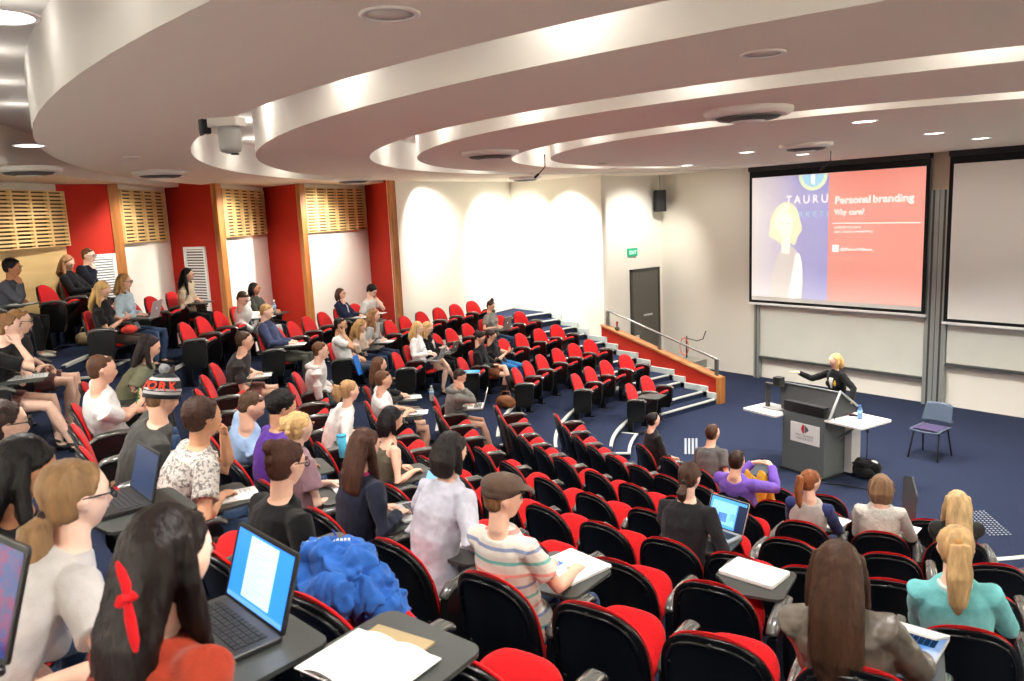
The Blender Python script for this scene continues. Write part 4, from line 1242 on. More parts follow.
# ------------------------------------------------------------------ who sits where
C_ = cloth
DENIM = C_((52, 72, 104), 'denim_blue', vary=.25); BLKC = C_((22, 22, 25)); GREYT = C_((74, 72, 66))
BRN = (62, 42, 30); DBR = (42, 29, 22); BLK = (20, 17, 17); BLD = (196, 160, 104); DBLD = (156, 120, 76); LBR = (120, 86, 54); GING = (138, 84, 52)
W = (236, 234, 232)
def knit(): return mat('pale_knit', (206, 206, 198), rough=.9, spec=.1, vary=.14, scale=60, bump=.9, bscale=110)
PEOPLE = [
 # block, row, seat, head px, dict
 ('f', 10, -15.4, (13, 268), dict(s='the man in the grey jacket at far left', sex='m', dr=.4, hair=('thick', BLK), skin='t', top=('jacket', C_((70, 74, 84))), inner=C_((190, 200, 210)), bottom=('trousers', BLKC), shoe=(206, 200, 186), poseR='chin', poseL='write', gaze='stage', tab=1, legs={1: (.12, .62, .075), -1: (-.1, .5, .075)},
   label='person in a grey jacket with black hair resting chin on hand, back row far left')),
 ('f', 10, -9.4, (68, 263), dict(s='the woman in the black jumper in the back row', hair=('long', (164, 124, 86)), top=('long', BLKC), bottom=('skirt', C_((96, 52, 48))), pose='type', gaze='down', nod=.12, hairlen=.24, tab=1, inner=None, skin='p',
   label='person with shoulder length fair hair in black jumper typing, back row beneath the ply panel')),
 ('f', 10, -6.2, (89, 256), dict(s='the man in glasses and navy pullover', sex='m', dr=.5, hair=('short', (96, 66, 44)), top=('long', C_((24, 26, 38))), collar=C_((150, 160, 190)), bottom=('trousers', BLKC), glasses=True, beard=False, poseR='chin', poseL='write', gaze='stage', skin='p', tab=1,
   label='person in glasses and dark pullover with hand at mouth before the louvred vent')),
 ('f', 9, -15.6, (103, 290), dict(s='the blond woman in the black top with a red bundle', hair=('long', BLD), top=('short', BLKC), bottom=('trousers', C_((60, 48, 42))), pose='phone', gaze='down', hairlen=.34, skin='l',
   label='person with long blond hair in black top looking down, red cloth on lap')),
 ('f', 9, -12.7, (125, 282), dict(s='the woman in the pale denim shirt', hair=('long', DBLD), top=('long', C_((176, 196, 206))), bottom=('trousers', DENIM), glasses=(60, 44, 34), pose='type', gaze='stage', hairlen=.2, tab=1, skin='l',
   label='person in glasses and pale denim shirt working on a silver laptop')),
 ('f', 9, -3.7, (188, 275), dict(s='the woman in the cream cardigan', hair=('long', BLK), top=('long', C_((206, 190, 164))), bottom=('trousers', BLKC), pose='type', gaze='stage', nod=-.1, hairlen=.42, tab=1, skin='l',
   label='person with very long black hair in a cream cardigan by the second vent')),
 ('f', 8, -2.0, (243, 299), dict(s='the man in the white shirt bending over', sex='m', hair=('short', BRN), top=('long', C_((228, 230, 228))), bottom=('trousers', C_((190, 190, 186))), pose='write', gaze='down', tab=1, skin='p',
   label='person in a white shirt bent over writing, head bowed')),
 ('f', 8, .8, (255, 289), dict(s='the woman in dark olive with a bottle', hair=('bob', (24, 20, 20)), top=('long', C_((62, 64, 58))), bottom=('trousers', C_((36, 36, 50))), pose='write', gaze='stage', tab=1, skin='t',
   label='person with dark hair and olive grey top, clear bottle on the tablet')),
 ('f', 7, -8.1, (267, 312), dict(s='the fair man in the slate blue jumper', sex='m', hair=('short', (178, 140, 92)), top=('long', C_((58, 66, 98))), collar=C_((70, 78, 108)), bottom=('trousers', C_((78, 78, 70))), shoe=(84, 70, 56), pose='write', gaze='stage', nod=-.18, tab=1, skin='p',
   label='person with short fair hair in a slate blue jumper, notepad on tablet')),
 ('f', 7, 9.3, (341, 294), dict(s='the woman in the navy blazer', hair=('bob', (74, 52, 40)), top=('jacket', C_((28, 36, 64))), inner=C_((214, 214, 216)), bottom=('trousers', BLKC), poseR='chin', poseL='write', gaze='stage', tab=1, skin='l',
   label='person in a navy blazer touching chin against the white bay')),
 ('f', 7, 12.8, (372, 291), dict(s='the man in the pale tee by the last red panel', sex='m', hair=('thick', (30, 24, 22)), top=('short', C_((214, 212, 206))), bottom=('trousers', C_((150, 150, 146))), pose='write', poseL='cheek', gaze='down', tab=1, skin='p',
   label='person in a pale tee writing head down beside the last red panel')),
 ('f', 6, -4.7, (341, 325), dict(s='the bearded man in the white tee', sex='m', hair=('short', (22, 20, 22)), beard=True, top=('short', C_((232, 232, 230))), bottom=('trousers', C_((58, 66, 78))), poseR='cheek', poseL='lap', gaze='stage', skin='m',
   label='person with black hair and beard in white tee, blue folder below the arm')),
 ('f', 6, -.8, (361, 326), dict(s='the curly haired woman in cream', hair=('curly', (170, 132, 86)), top=('long', C_((218, 198, 180))), bottom=('trousers', DENIM), pose='phone', gaze='down', hairlen=.3, skin='l', tab=1,
   label='person with curly golden hair in cream top looking down at a tablet')),
 ('f', 6, 3.2, (375, 315), dict(s='the wavy haired woman in grey', hair=('curly', (140, 102, 68)), top=('long', C_((160, 162, 160))), bottom=('trousers', DENIM), pose='write', gaze='stage', nod=-.1, hairlen=.36, skin='p', tab=1,
   label='person with long wavy brown hair in a grey jumper writing')),
 ('f', 5, 3.5, (418, 328), dict(s='the blond woman in the white jumper', hair=('long', (206, 172, 116)), top=('long', C_((238, 238, 238))), bottom=('shorts', C_((40, 40, 66))), legs='cross', over=1, pose='type', gaze='lap', hairlen=.28, skin='p',
   label='person with long blond hair in a white jumper and shorts, legs crossed, laptop on lap')),
 ('f', 5, 8.1, (428, 328), dict(s='the blond woman in black behind her', hair=('long', (200, 164, 110)), top=('long', BLKC), inner=C_((214, 190, 190)), bottom=('trousers', BLKC), pose='type', gaze='lap', hairlen=.26, skin='p',
   label='person with blond hair in black beside the white jumper, grey laptop on lap')),
 ('f', 5, 26.3, (491, 306), dict(s='the woman with a topknot', hair=('bun', (60, 42, 34), .9, (-.03, .15)), top=('short', C_((122, 120, 112))), bottom=('trousers', DENIM), pose='type', gaze='lap', skin='l', tab=1,
   label='person with a topknot in a grey tee behind a grey laptop, alone near the stairs')),
 ('f', 4, 10.6, (480, 338), dict(s='the woman in the black jacket and boots', hair=('updo', (34, 26, 26)), top=('long', C_((34, 34, 38))), bottom=('skirt', C_((110, 66, 46))), boots=(44, 36, 32), shoe=(44, 36, 32), pose='lap', gaze='down', legs='cross', over=-1, skin='l',
   label='person with tied dark hair in black jacket, brown skirt and boots, looking down')),
 ('f', 4, 16.2, (492, 336), dict(s='the woman in blue jeans and glasses', hair=('updo', (48, 36, 32)), top=('short', C_((30, 30, 33))), bottom=('trousers', C_((40, 110, 170), vary=.2)), glasses=True, pose='phone', gaze='lap', skin='l',
   label='person in glasses, black tee and bright blue jeans holding a phone')),
 ('m', 4, -17.6, (460, 377), dict(s='the person in the grey hoodie', hair=('short', (54, 38, 34)), sex='f', top=('long', C_((128, 130, 126))), hood=True, bottom=('shorts', C_((26, 26, 30))), shoe=(150, 30, 36), poseR='cheek', poseL='type', gaze='lap', skin='l', tab=1, legs={1: (.2, .7, .075), -1: (.02, .64, .075)},
   label='person in a grey hoodie leaning head on hand beside the aisle, white laptop')),
 ('m', 5, -25.6, (384, 380), dict(s='the man with sunglasses on his head', sex='m', hair=('short', (96, 66, 48)), sunglasses=True, top=('short', W and C_((236, 236, 236))), bottom=('shorts', C_((34, 40, 66))), pose='write', gaze='stage', tab=1, skin='l',
   label='person in a white tee with sunglasses pushed up on brown hair')),
 ('m', 5, -19.3, (380, 365), dict(s='the woman with long brown hair and black jacket', hair=('long', (92, 62, 44)), top=('long', C_((46, 46, 48))), bottom=('trousers', C_((120, 104, 92))), pose='write', gaze='stage', tab=1, hairlen=.34, skin='l',
   label='person with long brown hair in black jacket just behind the sunglasses wearer')),
 ('m', 6, -19.4, (321, 351), dict(s='the man in the white hoodie', sex='m', hair=('short', (92, 62, 42)), top=('long', C_((222, 220, 218))), hood=True, bottom=('trousers', C_((72, 82, 88))), pose='lap', gaze='stage', skin='p',
   label='person with brown hair in a white hoodie by the aisle, hands forward')),
 ('m', 6, -37.2, (350, 391), dict(s='the woman in the white blouse with a curled ponytail', hair=('pony', (174, 136, 96), 1.15), hairlen=.17, top=('long', C_((240, 238, 234))), bottom=('trousers', DENIM), pose='write', gaze='stage', skin='p', tab=1,
   label='person with a curly blond ponytail in white blouse seen from behind left')),
 ('m', 6, -47.0, (392, 420), dict(s='the woman in the olive tank top', hair=('bob', (22, 20, 22), 1.1), top=('tank', C_((92, 86, 72))), bottom=('trousers', DENIM), pose='write', gaze='down', nod=.2, skin='l', tab=1,
   label='person with black bobbed hair in olive tank top, bare arms')),
 ('m', 7, -22.2, (245, 341), dict(s='the man in the charcoal tee writing', sex='m', hair=('short', (62, 42, 32)), top=('short', C_((52, 50, 52))), bottom=('shorts', C_((150, 96, 90))), pose='write', gaze='stage', tab=1, skin='l',
   label='person with cropped dark hair in charcoal tee, shorts, notepad, at the aisle')),
 ('m', 7, -42.6, (252, 407), dict(s='the man in the pale blue shirt', sex='m', hair=('short', (78, 56, 42)), top=('short', C_((160, 188, 226))), bottom=('trousers', C_((60, 60, 70))), pose='write', gaze='down', nod=.15, skin='l', tab=1,
   label='person with short brown hair in a pale blue shirt, face hidden')),
 ('m', 7, -47.2, (283, 407), dict(s='the man in the purple tee', sex='m', hair=('thick', BLK), top=('short', C_((88, 50, 150))), bottom=('trousers', DENIM), pose='write', gaze='down', nod=.25, skin='m', tab=1,
   label='person with black hair in a vivid purple tee, head lowered')),
 ('m', 7, -51.3, (300, 428), dict(s='the blond woman with a messy updo', hair=('updo', (204, 168, 116)), top=('short', C_((150, 120, 130))), bottom=('trousers', DENIM), poseR='lap', poseL='write', gaze='stage', skin='p', tab=1,
   label='person with blond hair in a messy updo, profile to the right')),
 ('m', 7, -55.7, (366, 446), dict(s='the woman in navy with the magenta collar', hair=('long', (68, 42, 32)), top=('long', C_((32, 36, 54))), collar=C_((170, 40, 100)), bottom=('trousers', DENIM), pose='type', gaze='stage', nod=-.2, hairlen=.36, tab=1, skin='l', wide=1.02,
   label='person with long brown hair, navy jumper and magenta collar typing on a laptop')),
 ('m', 8, -59.6, (287, 464), dict(s='the woman in black with bun and glasses', hair=('bun', (62, 36, 28), 1.0, (-.105, .085)), glasses=True, top=('long', C_((17, 17, 19))), bottom=('trousers', DENIM), pose='write', gaze='stage', nod=-.12, tab=1, skin='l',
   label='person with a brown bun, dark glasses and black jumper writing, phone on tablet')),
 ('m', 7, -60.0, (452, 452), dict(s='the woman in the white shirt with black bob', hair=('bob', (34, 30, 30), 1.05), top=('long', C_((198, 199, 212))), bottom=('trousers', C_((40, 42, 60))), pose='write', gaze='down', nod=.2, tab=1, skin='l', infl=.02, wrinkle=.008,
   label='person with a dark bob in a loose white shirt leaning forward')),
 ('m', 7, -64.2, (504, 498), dict(s='the woman in the brown flat cap', hair=('short', (120, 84, 54)), hat='flatcap', hatmats=C_((84, 66, 56)), top=('short', stripes('striped_tee', (226, 218, 206), [(140, 150, 180), (226, 150, 140), (120, 186, 176)], 'Z', 5.2, .16)), bottom=('trousers', DENIM), pose='write', gaze=(.35, .9, -.1), tab=1, skin='l',
   label='person in a brown flat cap and striped tee before a white paper stack')),
 ('m', 8, -34.0, (150, 347), dict(s='the woman in the olive jacket', hair=('long', (34, 26, 26)), top=('long', C_((104, 104, 82))), bottom=('trousers', C_((40, 40, 46))), pose='type', gaze='lap', hairlen=.26, tab=1, skin='l',
   label='person with long dark hair in an olive jacket at a black laptop by the aisle')),
 ('m', 8, -39.2, (103, 370), dict(s='the man in the white tee with folded arms', sex='m', hair=('short', (84, 56, 40)), top=('short', C_((236, 234, 232))), bottom=('trousers', DENIM), pose='crossed', gaze='stage', skin='l', tab=0,
   label='person with brown hair in white tee, arms folded, green pen in hand')),
 ('m', 8, -47.2, (163, 398), dict(s='the person in the pompom beanie', sex='m', hair=('short', (110, 82, 58)), hat='beanie', hatmats=[C_((34, 34, 38)), C_((172, 172, 170)), C_((30, 30, 34))], wordat=-88, top=('short', C_((62, 62, 60))), bottom=('trousers', DENIM), pose='write', gaze='stage', nod=-.2, skin='l', tab=1,
   label='person wearing a black and red knitted pompom beanie and charcoal tee')),
 ('m', 8, -52.8, (204, 418), dict(s='the man in the speckled tee', sex='m', hair=('thick', (56, 38, 30), .8), top=('short', speckle('speckled_tee', (206, 202, 196), (116, 112, 110), 42.0, .5)), bottom=('trousers', DENIM), poseL='mouth', poseR='write', gaze='stage', skin='m', tab=1,
   label='person with dark curly hair in a black speckled white tee, hand at mouth')),
 ('m', 9, -34.2, (9, 327), dict(s='the woman in black tee and shorts at far left', hair=('updo', (128, 92, 62)), top=('short', C_((24, 24, 27))), bottom=('shorts', C_((140, 90, 88))), shoe=(26, 26, 28), poseR='cheek', poseL='write', gaze='stage', skin='p', tab=1, legs={1: (.16, .74, .075), -1: (-.02, .6, .075)},
   label='person in a black tee and shorts leaning cheek on fist at left edge')),
 ('m', 9, -29.6, (20, 322), dict(s='the fair man in glasses at far left', sex='m', hair=('short', (140, 104, 66)), top=('short', C_((34, 36, 40))), bottom=('shorts', C_((90, 60, 60))), glasses=True, pose='lap', gaze='stage', skin='p', shoe=(26, 26, 28),
   label='person with fair hair and glasses half hidden behind the cheek leaner')),
 ('m', 9, -55.3, (5, 425), dict(s='the person in glasses cut by the left edge', dr=.15, hair=('bun', (46, 34, 30), 1.0, (-.1, .05)), top=('long', C_((60, 60, 80))), bottom=('trousers', DENIM), glasses=True, pose='lap', gaze='stage', skin='p',
   label='person in glasses with tied dark hair cut off by the left edge')),
 ('m', 9, -59.0, (25, 470), dict(s='the person with sleek black hair', dr=.2, tab=1, tab_at=tuple(onz(145, 506, zk(9) + .72))[:2], pelvis=(0, .17, .56), hair=('long', BLK), hairlen=.3, top=('long', C_((26, 26, 30))), bottom=('trousers', DENIM), pose='lap', gaze='down', skin='t',
   label='person with sleek black hair in dark clothing beside the glasses wearer')),
 ('m', 9, -62.8, (78, 497), dict(s='the woman in the pale shirt with black glasses', dr=.45, tab_at=tuple(onz(245, 640, zk(9) + .72))[:2], pelvis=(0, .17, .62), hair=('lowpony', (122, 94, 64), 1.5), hairlen=.3, glasses=True, top=('short', C_((188, 184, 182))), bottom=('trousers', DENIM), pose='type', gaze='stage', skin='p', tab=1, turn=-.1,
   label='person in a pale shirt with black glasses and low sandy ponytail')),
 ('m', 9, -67.4, (172, 556), dict(s='the woman with the red hair ribbon', dr=.4, tab_at=tuple(onz(392, 652, zk(9) + .72))[:2], pelvis=(0, .17, .6), hairw=1.0, hair=('long', (18, 9, 8)), top=('long', C_((132, 42, 22))), bottom=('trousers', C_((40, 40, 46))), pose='type', gaze='stage', nod=-.15, tab=1, skin='p', hairlen=.5, hairback=-.125, locks=.8,
   label='person with very dark long hair, red ribbon and rust jumper in front')),
 ('m', 5, -65.2, (690, 478), dict(s='the person in the black blazer with laptop', hair=('lowpony', (62, 44, 36)), hairlen=.12, top=('long', C_((30, 30, 33))), bottom=('trousers', C_((50, 50, 56))), pose='type', gaze='lap', nod=.1, skin='p', tab=1, wide=1.1,
   label='person in black blazer, brown hair tied low, at a glowing silver laptop')),
 ('m', 1, -30.6, (654, 420), dict(s='the woman in black in the front row', hair=('short', (26, 24, 24)), sex='f', top=('three', C_((34, 32, 34))), bottom=('trousers', C_((60, 64, 66))), pose='lap', gaze='stage', skin='l', tab=0,
   label='person with short black hair in dark top, front row by the middle aisle')),
 ('m', 1, -47.4, (713, 433), dict(s='the man in the grey tee in the front row', sex='m', hair=('short', (70, 48, 36)), top=('short', C_((94, 92, 92))), bottom=('trousers', DENIM), pose='lap', gaze='stage', skin='l',
   label='person with brown hair in a grey tee, front row beyond the purple jumper')),
 ('m', 2, -60.4, (737, 461), dict(s='the man in the purple jumper', sex='m', hair=('short', (52, 36, 28)), top=('long', C_((112, 84, 178))), bottom=('trousers', C_((214, 158, 48))), legs='knees_up', pelvis=(0, .2, .6), poseR=((.22, .36, 1.1), (-.8, .3, .1), (0, -.2, -1)), poseL=((.0, .38, 1.09), (.8, .3, .05), (0, -.2, -1)), gaze='stage', skin='l', shoe=(150, 140, 120),
   label='person in a purple jumper hugging mustard trousered knees')),
 ('m', 3, -70.3, (811, 482), dict(s='the woman in the raglan baseball tee', hair=('pony', GING), hairlen=.3, tie=(90, 60, 40), top=('long', C_((176, 170, 166))), sleeve=C_((44, 52, 100)), bottom=('trousers', DENIM), pose='write', gaze=(.2, 1, -.1), skin='p', tab=1,
   label='person with ginger ponytail in grey raglan tee with navy sleeves')),
 ('m', 3, -76.7, (881, 486), dict(s='the woman in the pale knit jumper', hair=('bob', (128, 102, 78), 1.0), top=('long', knit()), bottom=('trousers', DENIM), pose='write', gaze='stage', skin='p', tab=1,
   label='person with a light brown bob in a pale knitted jumper')),
 ('m', 3, -82.6, (957, 503), dict(s='the woman with long pale blond hair', hair=('long', (206, 178, 130)), top=('long', C_((44, 44, 42))), bottom=('trousers', BLKC), pose='write', gaze='stage', skin='p', hairlen=.38,
   label='person with long loose pale blond hair in dark jacket near right aisle')),
 ('m', 6, -77.6, (955, 548), dict(s='the woman in the turquoise top', hair=('pony', (190, 156, 110), 1.5), tie=(170, 128, 76), hairlen=.36, top=('long', C_((112, 186, 190))), collar=C_((200, 224, 222)), bottom=('trousers', DENIM), pose='write', gaze='stage', skin='p',
   label='person with a sandy blond ponytail in a turquoise top')),
 ('m', 7, -74.3, (838, 568), dict(s='the woman in the leather jacket', hair=('long', (60, 40, 28)), top=('three', mat('brown_leather', (92, 84, 74), rough=.38, spec=.5, vary=.16, scale=9, bump=.3, bscale=40)), bottom=('trousers', DENIM), pose='type', poseR=((.22, .34, .72), (.1, .9, -.3), (0, 0, -1)), gaze='stage', skin='p', hairlen=.44, tab=1, topname='leather_jacket', infl=.022, wrinkle=.01, wide=1.04,
   label='person with long dark brown hair in a grey brown leather jacket')),
]
CAST = {}
for blk, k, ph, px, P in PEOPLE:
    pel = P.get('pelvis', (0, .17, .53))
    dr = P.get('dr', 0.0)
    M, hd = locate(k, ph, px, P.get('hz'), pel, dr=dr)
    P['M'] = M; P['head'] = hd; P['k'] = k; P['ph'] = ph
    build_person(P)
    OCC.setdefault((blk, k), []).append((ph, 'red chair under ' + P['s'], 'out' if P.get('tab') else None, (dr, P.get('tab_at'))))
    CAST[P['s']] = P

# the presenter stands behind the lectern
PR = dict(s='presenter', sex='f', stand=True, M=T(-6.62, 11.62, 0) @ RZ(PI * .93), hair=('bob', (196, 160, 104), 1.05), top=('jacket', C_((20, 20, 23))), inner=C_((226, 224, 222)), bottom=('trousers', C_((24, 24, 28))), legs='stand', pelvis=(0, 0, .92), head=V((0.0, .05, 1.6)), gaze=(-.55, -.8, -.1), skin='p',
          poseR=((.46, .34, 1.37), (.9, .35, .1), (0, .2, -1)), poseL=((-.43, .17, 1.01), (-.25, .8, -.5), (0, 0, -1)), hint={1: (.4, -.4, -.8), -1: (-.8, -.5, .1)}, curl=.15, group='presenter', hairlen=.2, topname='blazer', vox=.0095,
          label='person presenting behind the lectern in a black blazer, arm stretched out')
build_person(PR)
o = PR['out']
cb = MB(); cb.ball((0, 0, 0), (.03, .008, .036), 10, 8); cb.ball((0, .002, .045), (.02, .006, .014), 8, 6)
link('gold_crest', cb, mat('gold_thread', (206, 160, 40), rough=.5), o['root'], T(*(o['sp'](.66) + o['lat'] * -.085 + o['fw'] * .137)))
flush()

# chairs: the empty ones and the ones people sit on
for blk, E_ in (('f', FE), ('m', ME)):
    rows = sorted(set(E_) | {k for b_, k in OCC if b_ == blk})
    for k in rows:
        seats = [(ph, None, None, (0.0, None)) for ph in E_.get(k, [])] + OCC.get((blk, k), [])
        seats.sort(key=lambda q: q[0] if blk == 'f' else -q[0])
        half = math.degrees(.48 / rk(k))
        phs = [q[0] for q in seats]
        for n_, (ph, lab, tab, dr) in enumerate(seats):
            gap = not any(0 < p - ph < 2.3 * half + (1.5 if k == 1 else 0) for p in phs)
            if lab is None:
                lab = 'empty red chair, %s from the middle aisle, row %s, %s block' % (ORD[n_ + 1], ['', 'one', 'two', 'three', 'four', 'five', 'six', 'seven', 'eight', 'nine', 'ten'][k], 'stair-side' if blk == 'f' else 'nearer')
                tb = None
                if blk == 'f' and k == 1 and n_ == 0: tb = 'out'
                if blk == 'm' and k == 6 and abs(ph + 69.5) < .1: tb = 'out'
                if blk == 'm' and k == 2 and abs(ph + 77) < .1: tb = 'up'
                if blk == 'm' and k == 2 and abs(ph + 71.3) < .1: tb = None
                chair(k, ph, lab, False, tb, gap, fold=37 + ((k * 7 + n_ * 3) % 5) * 1.5)
            else:
                chair(k, ph, lab, True, tab, gap, dr=dr[0], tab_at=dr[1])
# ------------------------------------------------------------------ things on tablets, laps and floors
M_PAPER = mat('paper', (240, 240, 238), rough=.8); M_SILVER = mat('laptop_silver', (196, 196, 196), rough=.35, metal=.5); M_LBLACK = mat('laptop_black', (28, 28, 30), rough=.4)
M_KEYS = mat('keys', (44, 44, 48), rough=.5); M_LWHITE = mat('laptop_white', (236, 236, 234), rough=.35)
def wallpaper(name, c, e=.9): return mat(name, c, emit=e, rough=.3)
def laptop(Mx, label, body=None, scr=None, lid=105, w=.33, d=.23, lines=None, emblem=True, parent_group='laptops on the writing tablets', dark=False):
    """hinge edge along +y of the base; the user sits at -y"""
    body = body or M_SILVER
    r = empty('laptop', Mx)
    b = MB(); b.rbox((-w / 2, -d / 2, 0), (w / 2, d / 2, .018), .014, top=.003); link('base', b, body, r)
    kb = MB()
    for j in range(5):
        n = 13
        for i in range(n):
            x0 = -w * .42 + i * w * .84 / n; y0 = d * .36 - j * .021 - .018
            kb.box((x0 + .0012, y0, .018), (x0 + w * .84 / n - .0012, y0 + .0175, .0205))
    link('keyboard', kb, M_KEYS if not dark else M_BLACK, r)
    tp = MB(); tp.rbox((-.05, -d * .44, .018), (.05, -d * .14, .0188), .006); link('touchpad', tp, mat('pad_grey', (150, 150, 150), rough=.4) if not dark else M_KEYS, r)
    L = link('lid', MB_lid(w, d), body, r, T(0, d / 2, .016) @ RX(math.radians(-lid)) )
    sc = MB(); sc.add([(-w * .46, -d * .94, -.0045), (w * .46, -d * .94, -.0045), (w * .46, -d * .05, -.0045), (-w * .46, -d * .05, -.0045)], [(0, 3, 2, 1)], 0, False)
    bz = MB(); bz.add([(-w * .49, -d * .98, -.0042), (w * .49, -d * .98, -.0042), (w * .49, -d * .02, -.0042), (-w * .49, -d * .02, -.0042)], [(0, 3, 2, 1)], 0, False)
    link('bezel', bz, M_BLACK, L); link('display', sc, scr or wallpaper('screen_pale', (170, 190, 215), .6), L)
    for (x0, y0, x1, y1, m) in (lines or []):
        q = MB(); q.add([(-w * .46 + x0 * w * .92, -d * (.94 - .89 * 0) + (1 - y1) * d * .89, -.005), (-w * .46 + x1 * w * .92, -d * .94 + (1 - y1) * d * .89, -.005), (-w * .46 + x1 * w * .92, -d * .94 + (1 - y0) * d * .89, -.005), (-w * .46 + x0 * w * .92, -d * .94 + (1 - y0) * d * .89, -.005)], [(0, 3, 2, 1)], 0, False)
        link('screen_window', q, m, L)
    if emblem:
        e = MB(); e.lathe([(.017, 0), (.017, .0006)], (0, -d * .5, .006), 16); e.ball((.006, -d * .5 - .021, .0064), (.005, .007, .0005), 8, 5); link('lid_emblem', e, mat('emblem_white', (240, 244, 250), emit=.6), L)
    return tag(r, label, 'laptop')
def MB_lid(w, d):
    b = MB(); b.rbox((-w / 2, -d, -.004), (w / 2, 0, .005), .012); return b
def on_tablet(s, x=.1, y=.46, rot=0.0, z=.7205):
    P = CAST[s]; return P['M'] @ T(x, y, z) @ RZ(rot)
def paper(Mx, label, w=.21, d=.297, n=6, name='paper_sheet', cat='paper', m=None, lines=True):
    r = empty(name, Mx); rr = random.Random(len(label))
    b = MB()
    for i in range(n):
        a = (rr.random() - .5) * .06; q = T((rr.random() - .5) * .006, (rr.random() - .5) * .006, 0) @ RZ(a)
        b.box((-w / 2, -d / 2, i * .0012), (w / 2, d / 2, i * .0012 + .001), 0, q)
    link('sheets', b, m or M_PAPER, r)
    if lines:
        l = MB()
        for i in range(9): l.box((-w * .4, d * .38 - i * .028, n * .0012), (w * (.1 + .3 * rr.random()), d * .38 - i * .028 + .003, n * .0012 + .0004))
        link('writing', l, mat('ink_grey', (150, 155, 175)), r)
    return tag(r, label, cat)
def bottle(Mx, label, m, cap, h=.21, r=.032):
    o = empty('water_bottle', Mx)
    b = MB(); b.lathe([(r * .9, 0), (r, .008), (r, h * .3), (r * .94, h * .36), (r, h * .42), (r, h * .66), (r * .5, h * .86), (r * .4, h * .9), (r * .4, h * .92)], n=18); link('bottle_body', b, m, o)
    c = MB(); c.lathe([(r * .46, h * .9), (r * .46, h), (r * .4, h * 1.01)], n=14); link('cap', c, cap, o)
    l = MB(); l.lathe([(r * 1.02, h * .44), (r * 1.02, h * .64)], n=18); link('bottle_label', l, mat('label_blue', (150, 190, 225), rough=.4), o)
    return tag(o, label, 'bottle')
def glassy(name, c): return mat(name, c, rough=.08, spec=.6, trans=.65)
def pen(Mx, label, c, L=.14):
    o = empty('pen', Mx); b = MB(); b.tube([(0, 0, 0), (0, 0, L * .85)], [.0045] * 2, 8); link('barrel', b, mat('pen_%d_%d_%d' % c, c, rough=.3), o)
    t = MB(); t.tube([(0, 0, -.014), (0, 0, -.002)], [.0012, .004], 8); link('nib', t, M_STEEL, o); return tag(o, label, 'pen')

BLUE = wallpaper('screen_blue', (40, 120, 226), 1.1); DOC = wallpaper('screen_document', (176, 208, 242), 1.0); DOCL = wallpaper('screen_lines', (128, 164, 214), .9)
sx = [(.25, .1, .75, .97, DOC)] + [(.3, .17 + i * .05, .45 + .25 * ((i * 7) % 5) / 5, .178 + i * .05, DOCL) for i in range(14)] + [(0, 0, 1, .07, wallpaper('screen_bar', (90, 150, 230), 1.0))]
rb = CAST['the woman with the red hair ribbon']
def laptop_at(pl, pr, z, d=.25):
    """pose from the two hinge ends"""
    A_, B_ = onz(*pl, z), onz(*pr, z); x = (B_ - A_); w = x.length; x.normalize(); y = V((-x.y, x.x, 0))
    c = (A_ + B_) / 2 - y * (d / 2)
    return Matrix(((x.x, y.x, 0, c.x), (x.y, y.y, 0, c.y), (0, 0, 1, z), (0, 0, 0, 1))), w
Mn, wn = laptop_at((226, 599), (284, 642), zk(9) + NEARZ)
laptop(Mn, 'black laptop with a bright blue document on screen in front of the ribboned woman', M_LBLACK, BLUE, 108, wn, .25, sx, False, dark=True)
sx2 = [(.06, .1, .75, .88, wallpaper('screen_page', (120, 180, 236), .9)), (.28, .2, .52, .5, wallpaper('screen_globe', (26, 70, 160), .8)), (.6, .3, .74, .55, wallpaper('screen_tile', (90, 150, 215), .9)), (.78, .0, 1, .9, wallpaper('screen_dark', (26, 40, 70), .5)), (.1, .6, .72, .64, DOCL)]
laptop(on_tablet('the person in the black blazer with laptop', .1, .48, -.25), 'silver laptop showing a blue web page beside the black blazer', M_SILVER, wallpaper('screen_web', (64, 140, 214), 1.0), 112, .34, .24, sx2)
laptop(on_tablet('the woman in navy with the magenta collar', .12, .5, -.3), 'dark laptop with pale blue screen before the navy jumper', M_SILVER, wallpaper('screen_teal', (120, 176, 214), .8), 110, .32, .22, [(.2, .3, .5, .5, wallpaper('screen_page', (120, 180, 236), .9))])
laptop(on_tablet('the person in the grey hoodie', .1, .5, -.15), 'white laptop on the tablet of the grey hoodie wearer', M_LWHITE, wallpaper('screen_dim', (90, 80, 90), .3), 105, .33, .23)
laptop(on_tablet('the woman in the pale denim shirt', .1, .47, 0), 'silver laptop in front of the pale denim shirt', M_SILVER, None, 108)
laptop(on_tablet('the woman with a topknot', .08, .45, .1), 'grey laptop hiding the lap of the topknot wearer', mat('laptop_grey', (128, 122, 116), rough=.35, metal=.4), None, 100, .36, .25)
laptop(on_tablet('the woman in the olive jacket', .1, .5, -.2), 'open black laptop on the tablet of the olive jacket wearer', M_LBLACK, None, 100, .35, .24, None, False)
q_ = onz(142, 499, zk(9) + .721)
laptop(T(q_.x, q_.y - .115, q_.z) @ RZ(.05), 'dark laptop with reflective screen between the beanie and the pale shirt', M_LBLACK, wallpaper('screen_night', (30, 50, 90), .25), 105, .34, .23, None, False)
laptop(CAST['the blond woman in the white jumper']['M'] @ T(.02, .42, .645), 'silver laptop on the lap of the white jumper', M_SILVER, None, 112)
laptop(CAST['the blond woman in black behind her']['M'] @ T(.02, .46, .645), 'grey laptop on the lap of the blond woman in black', mat('laptop_grey', (128, 122, 116)), None, 110)
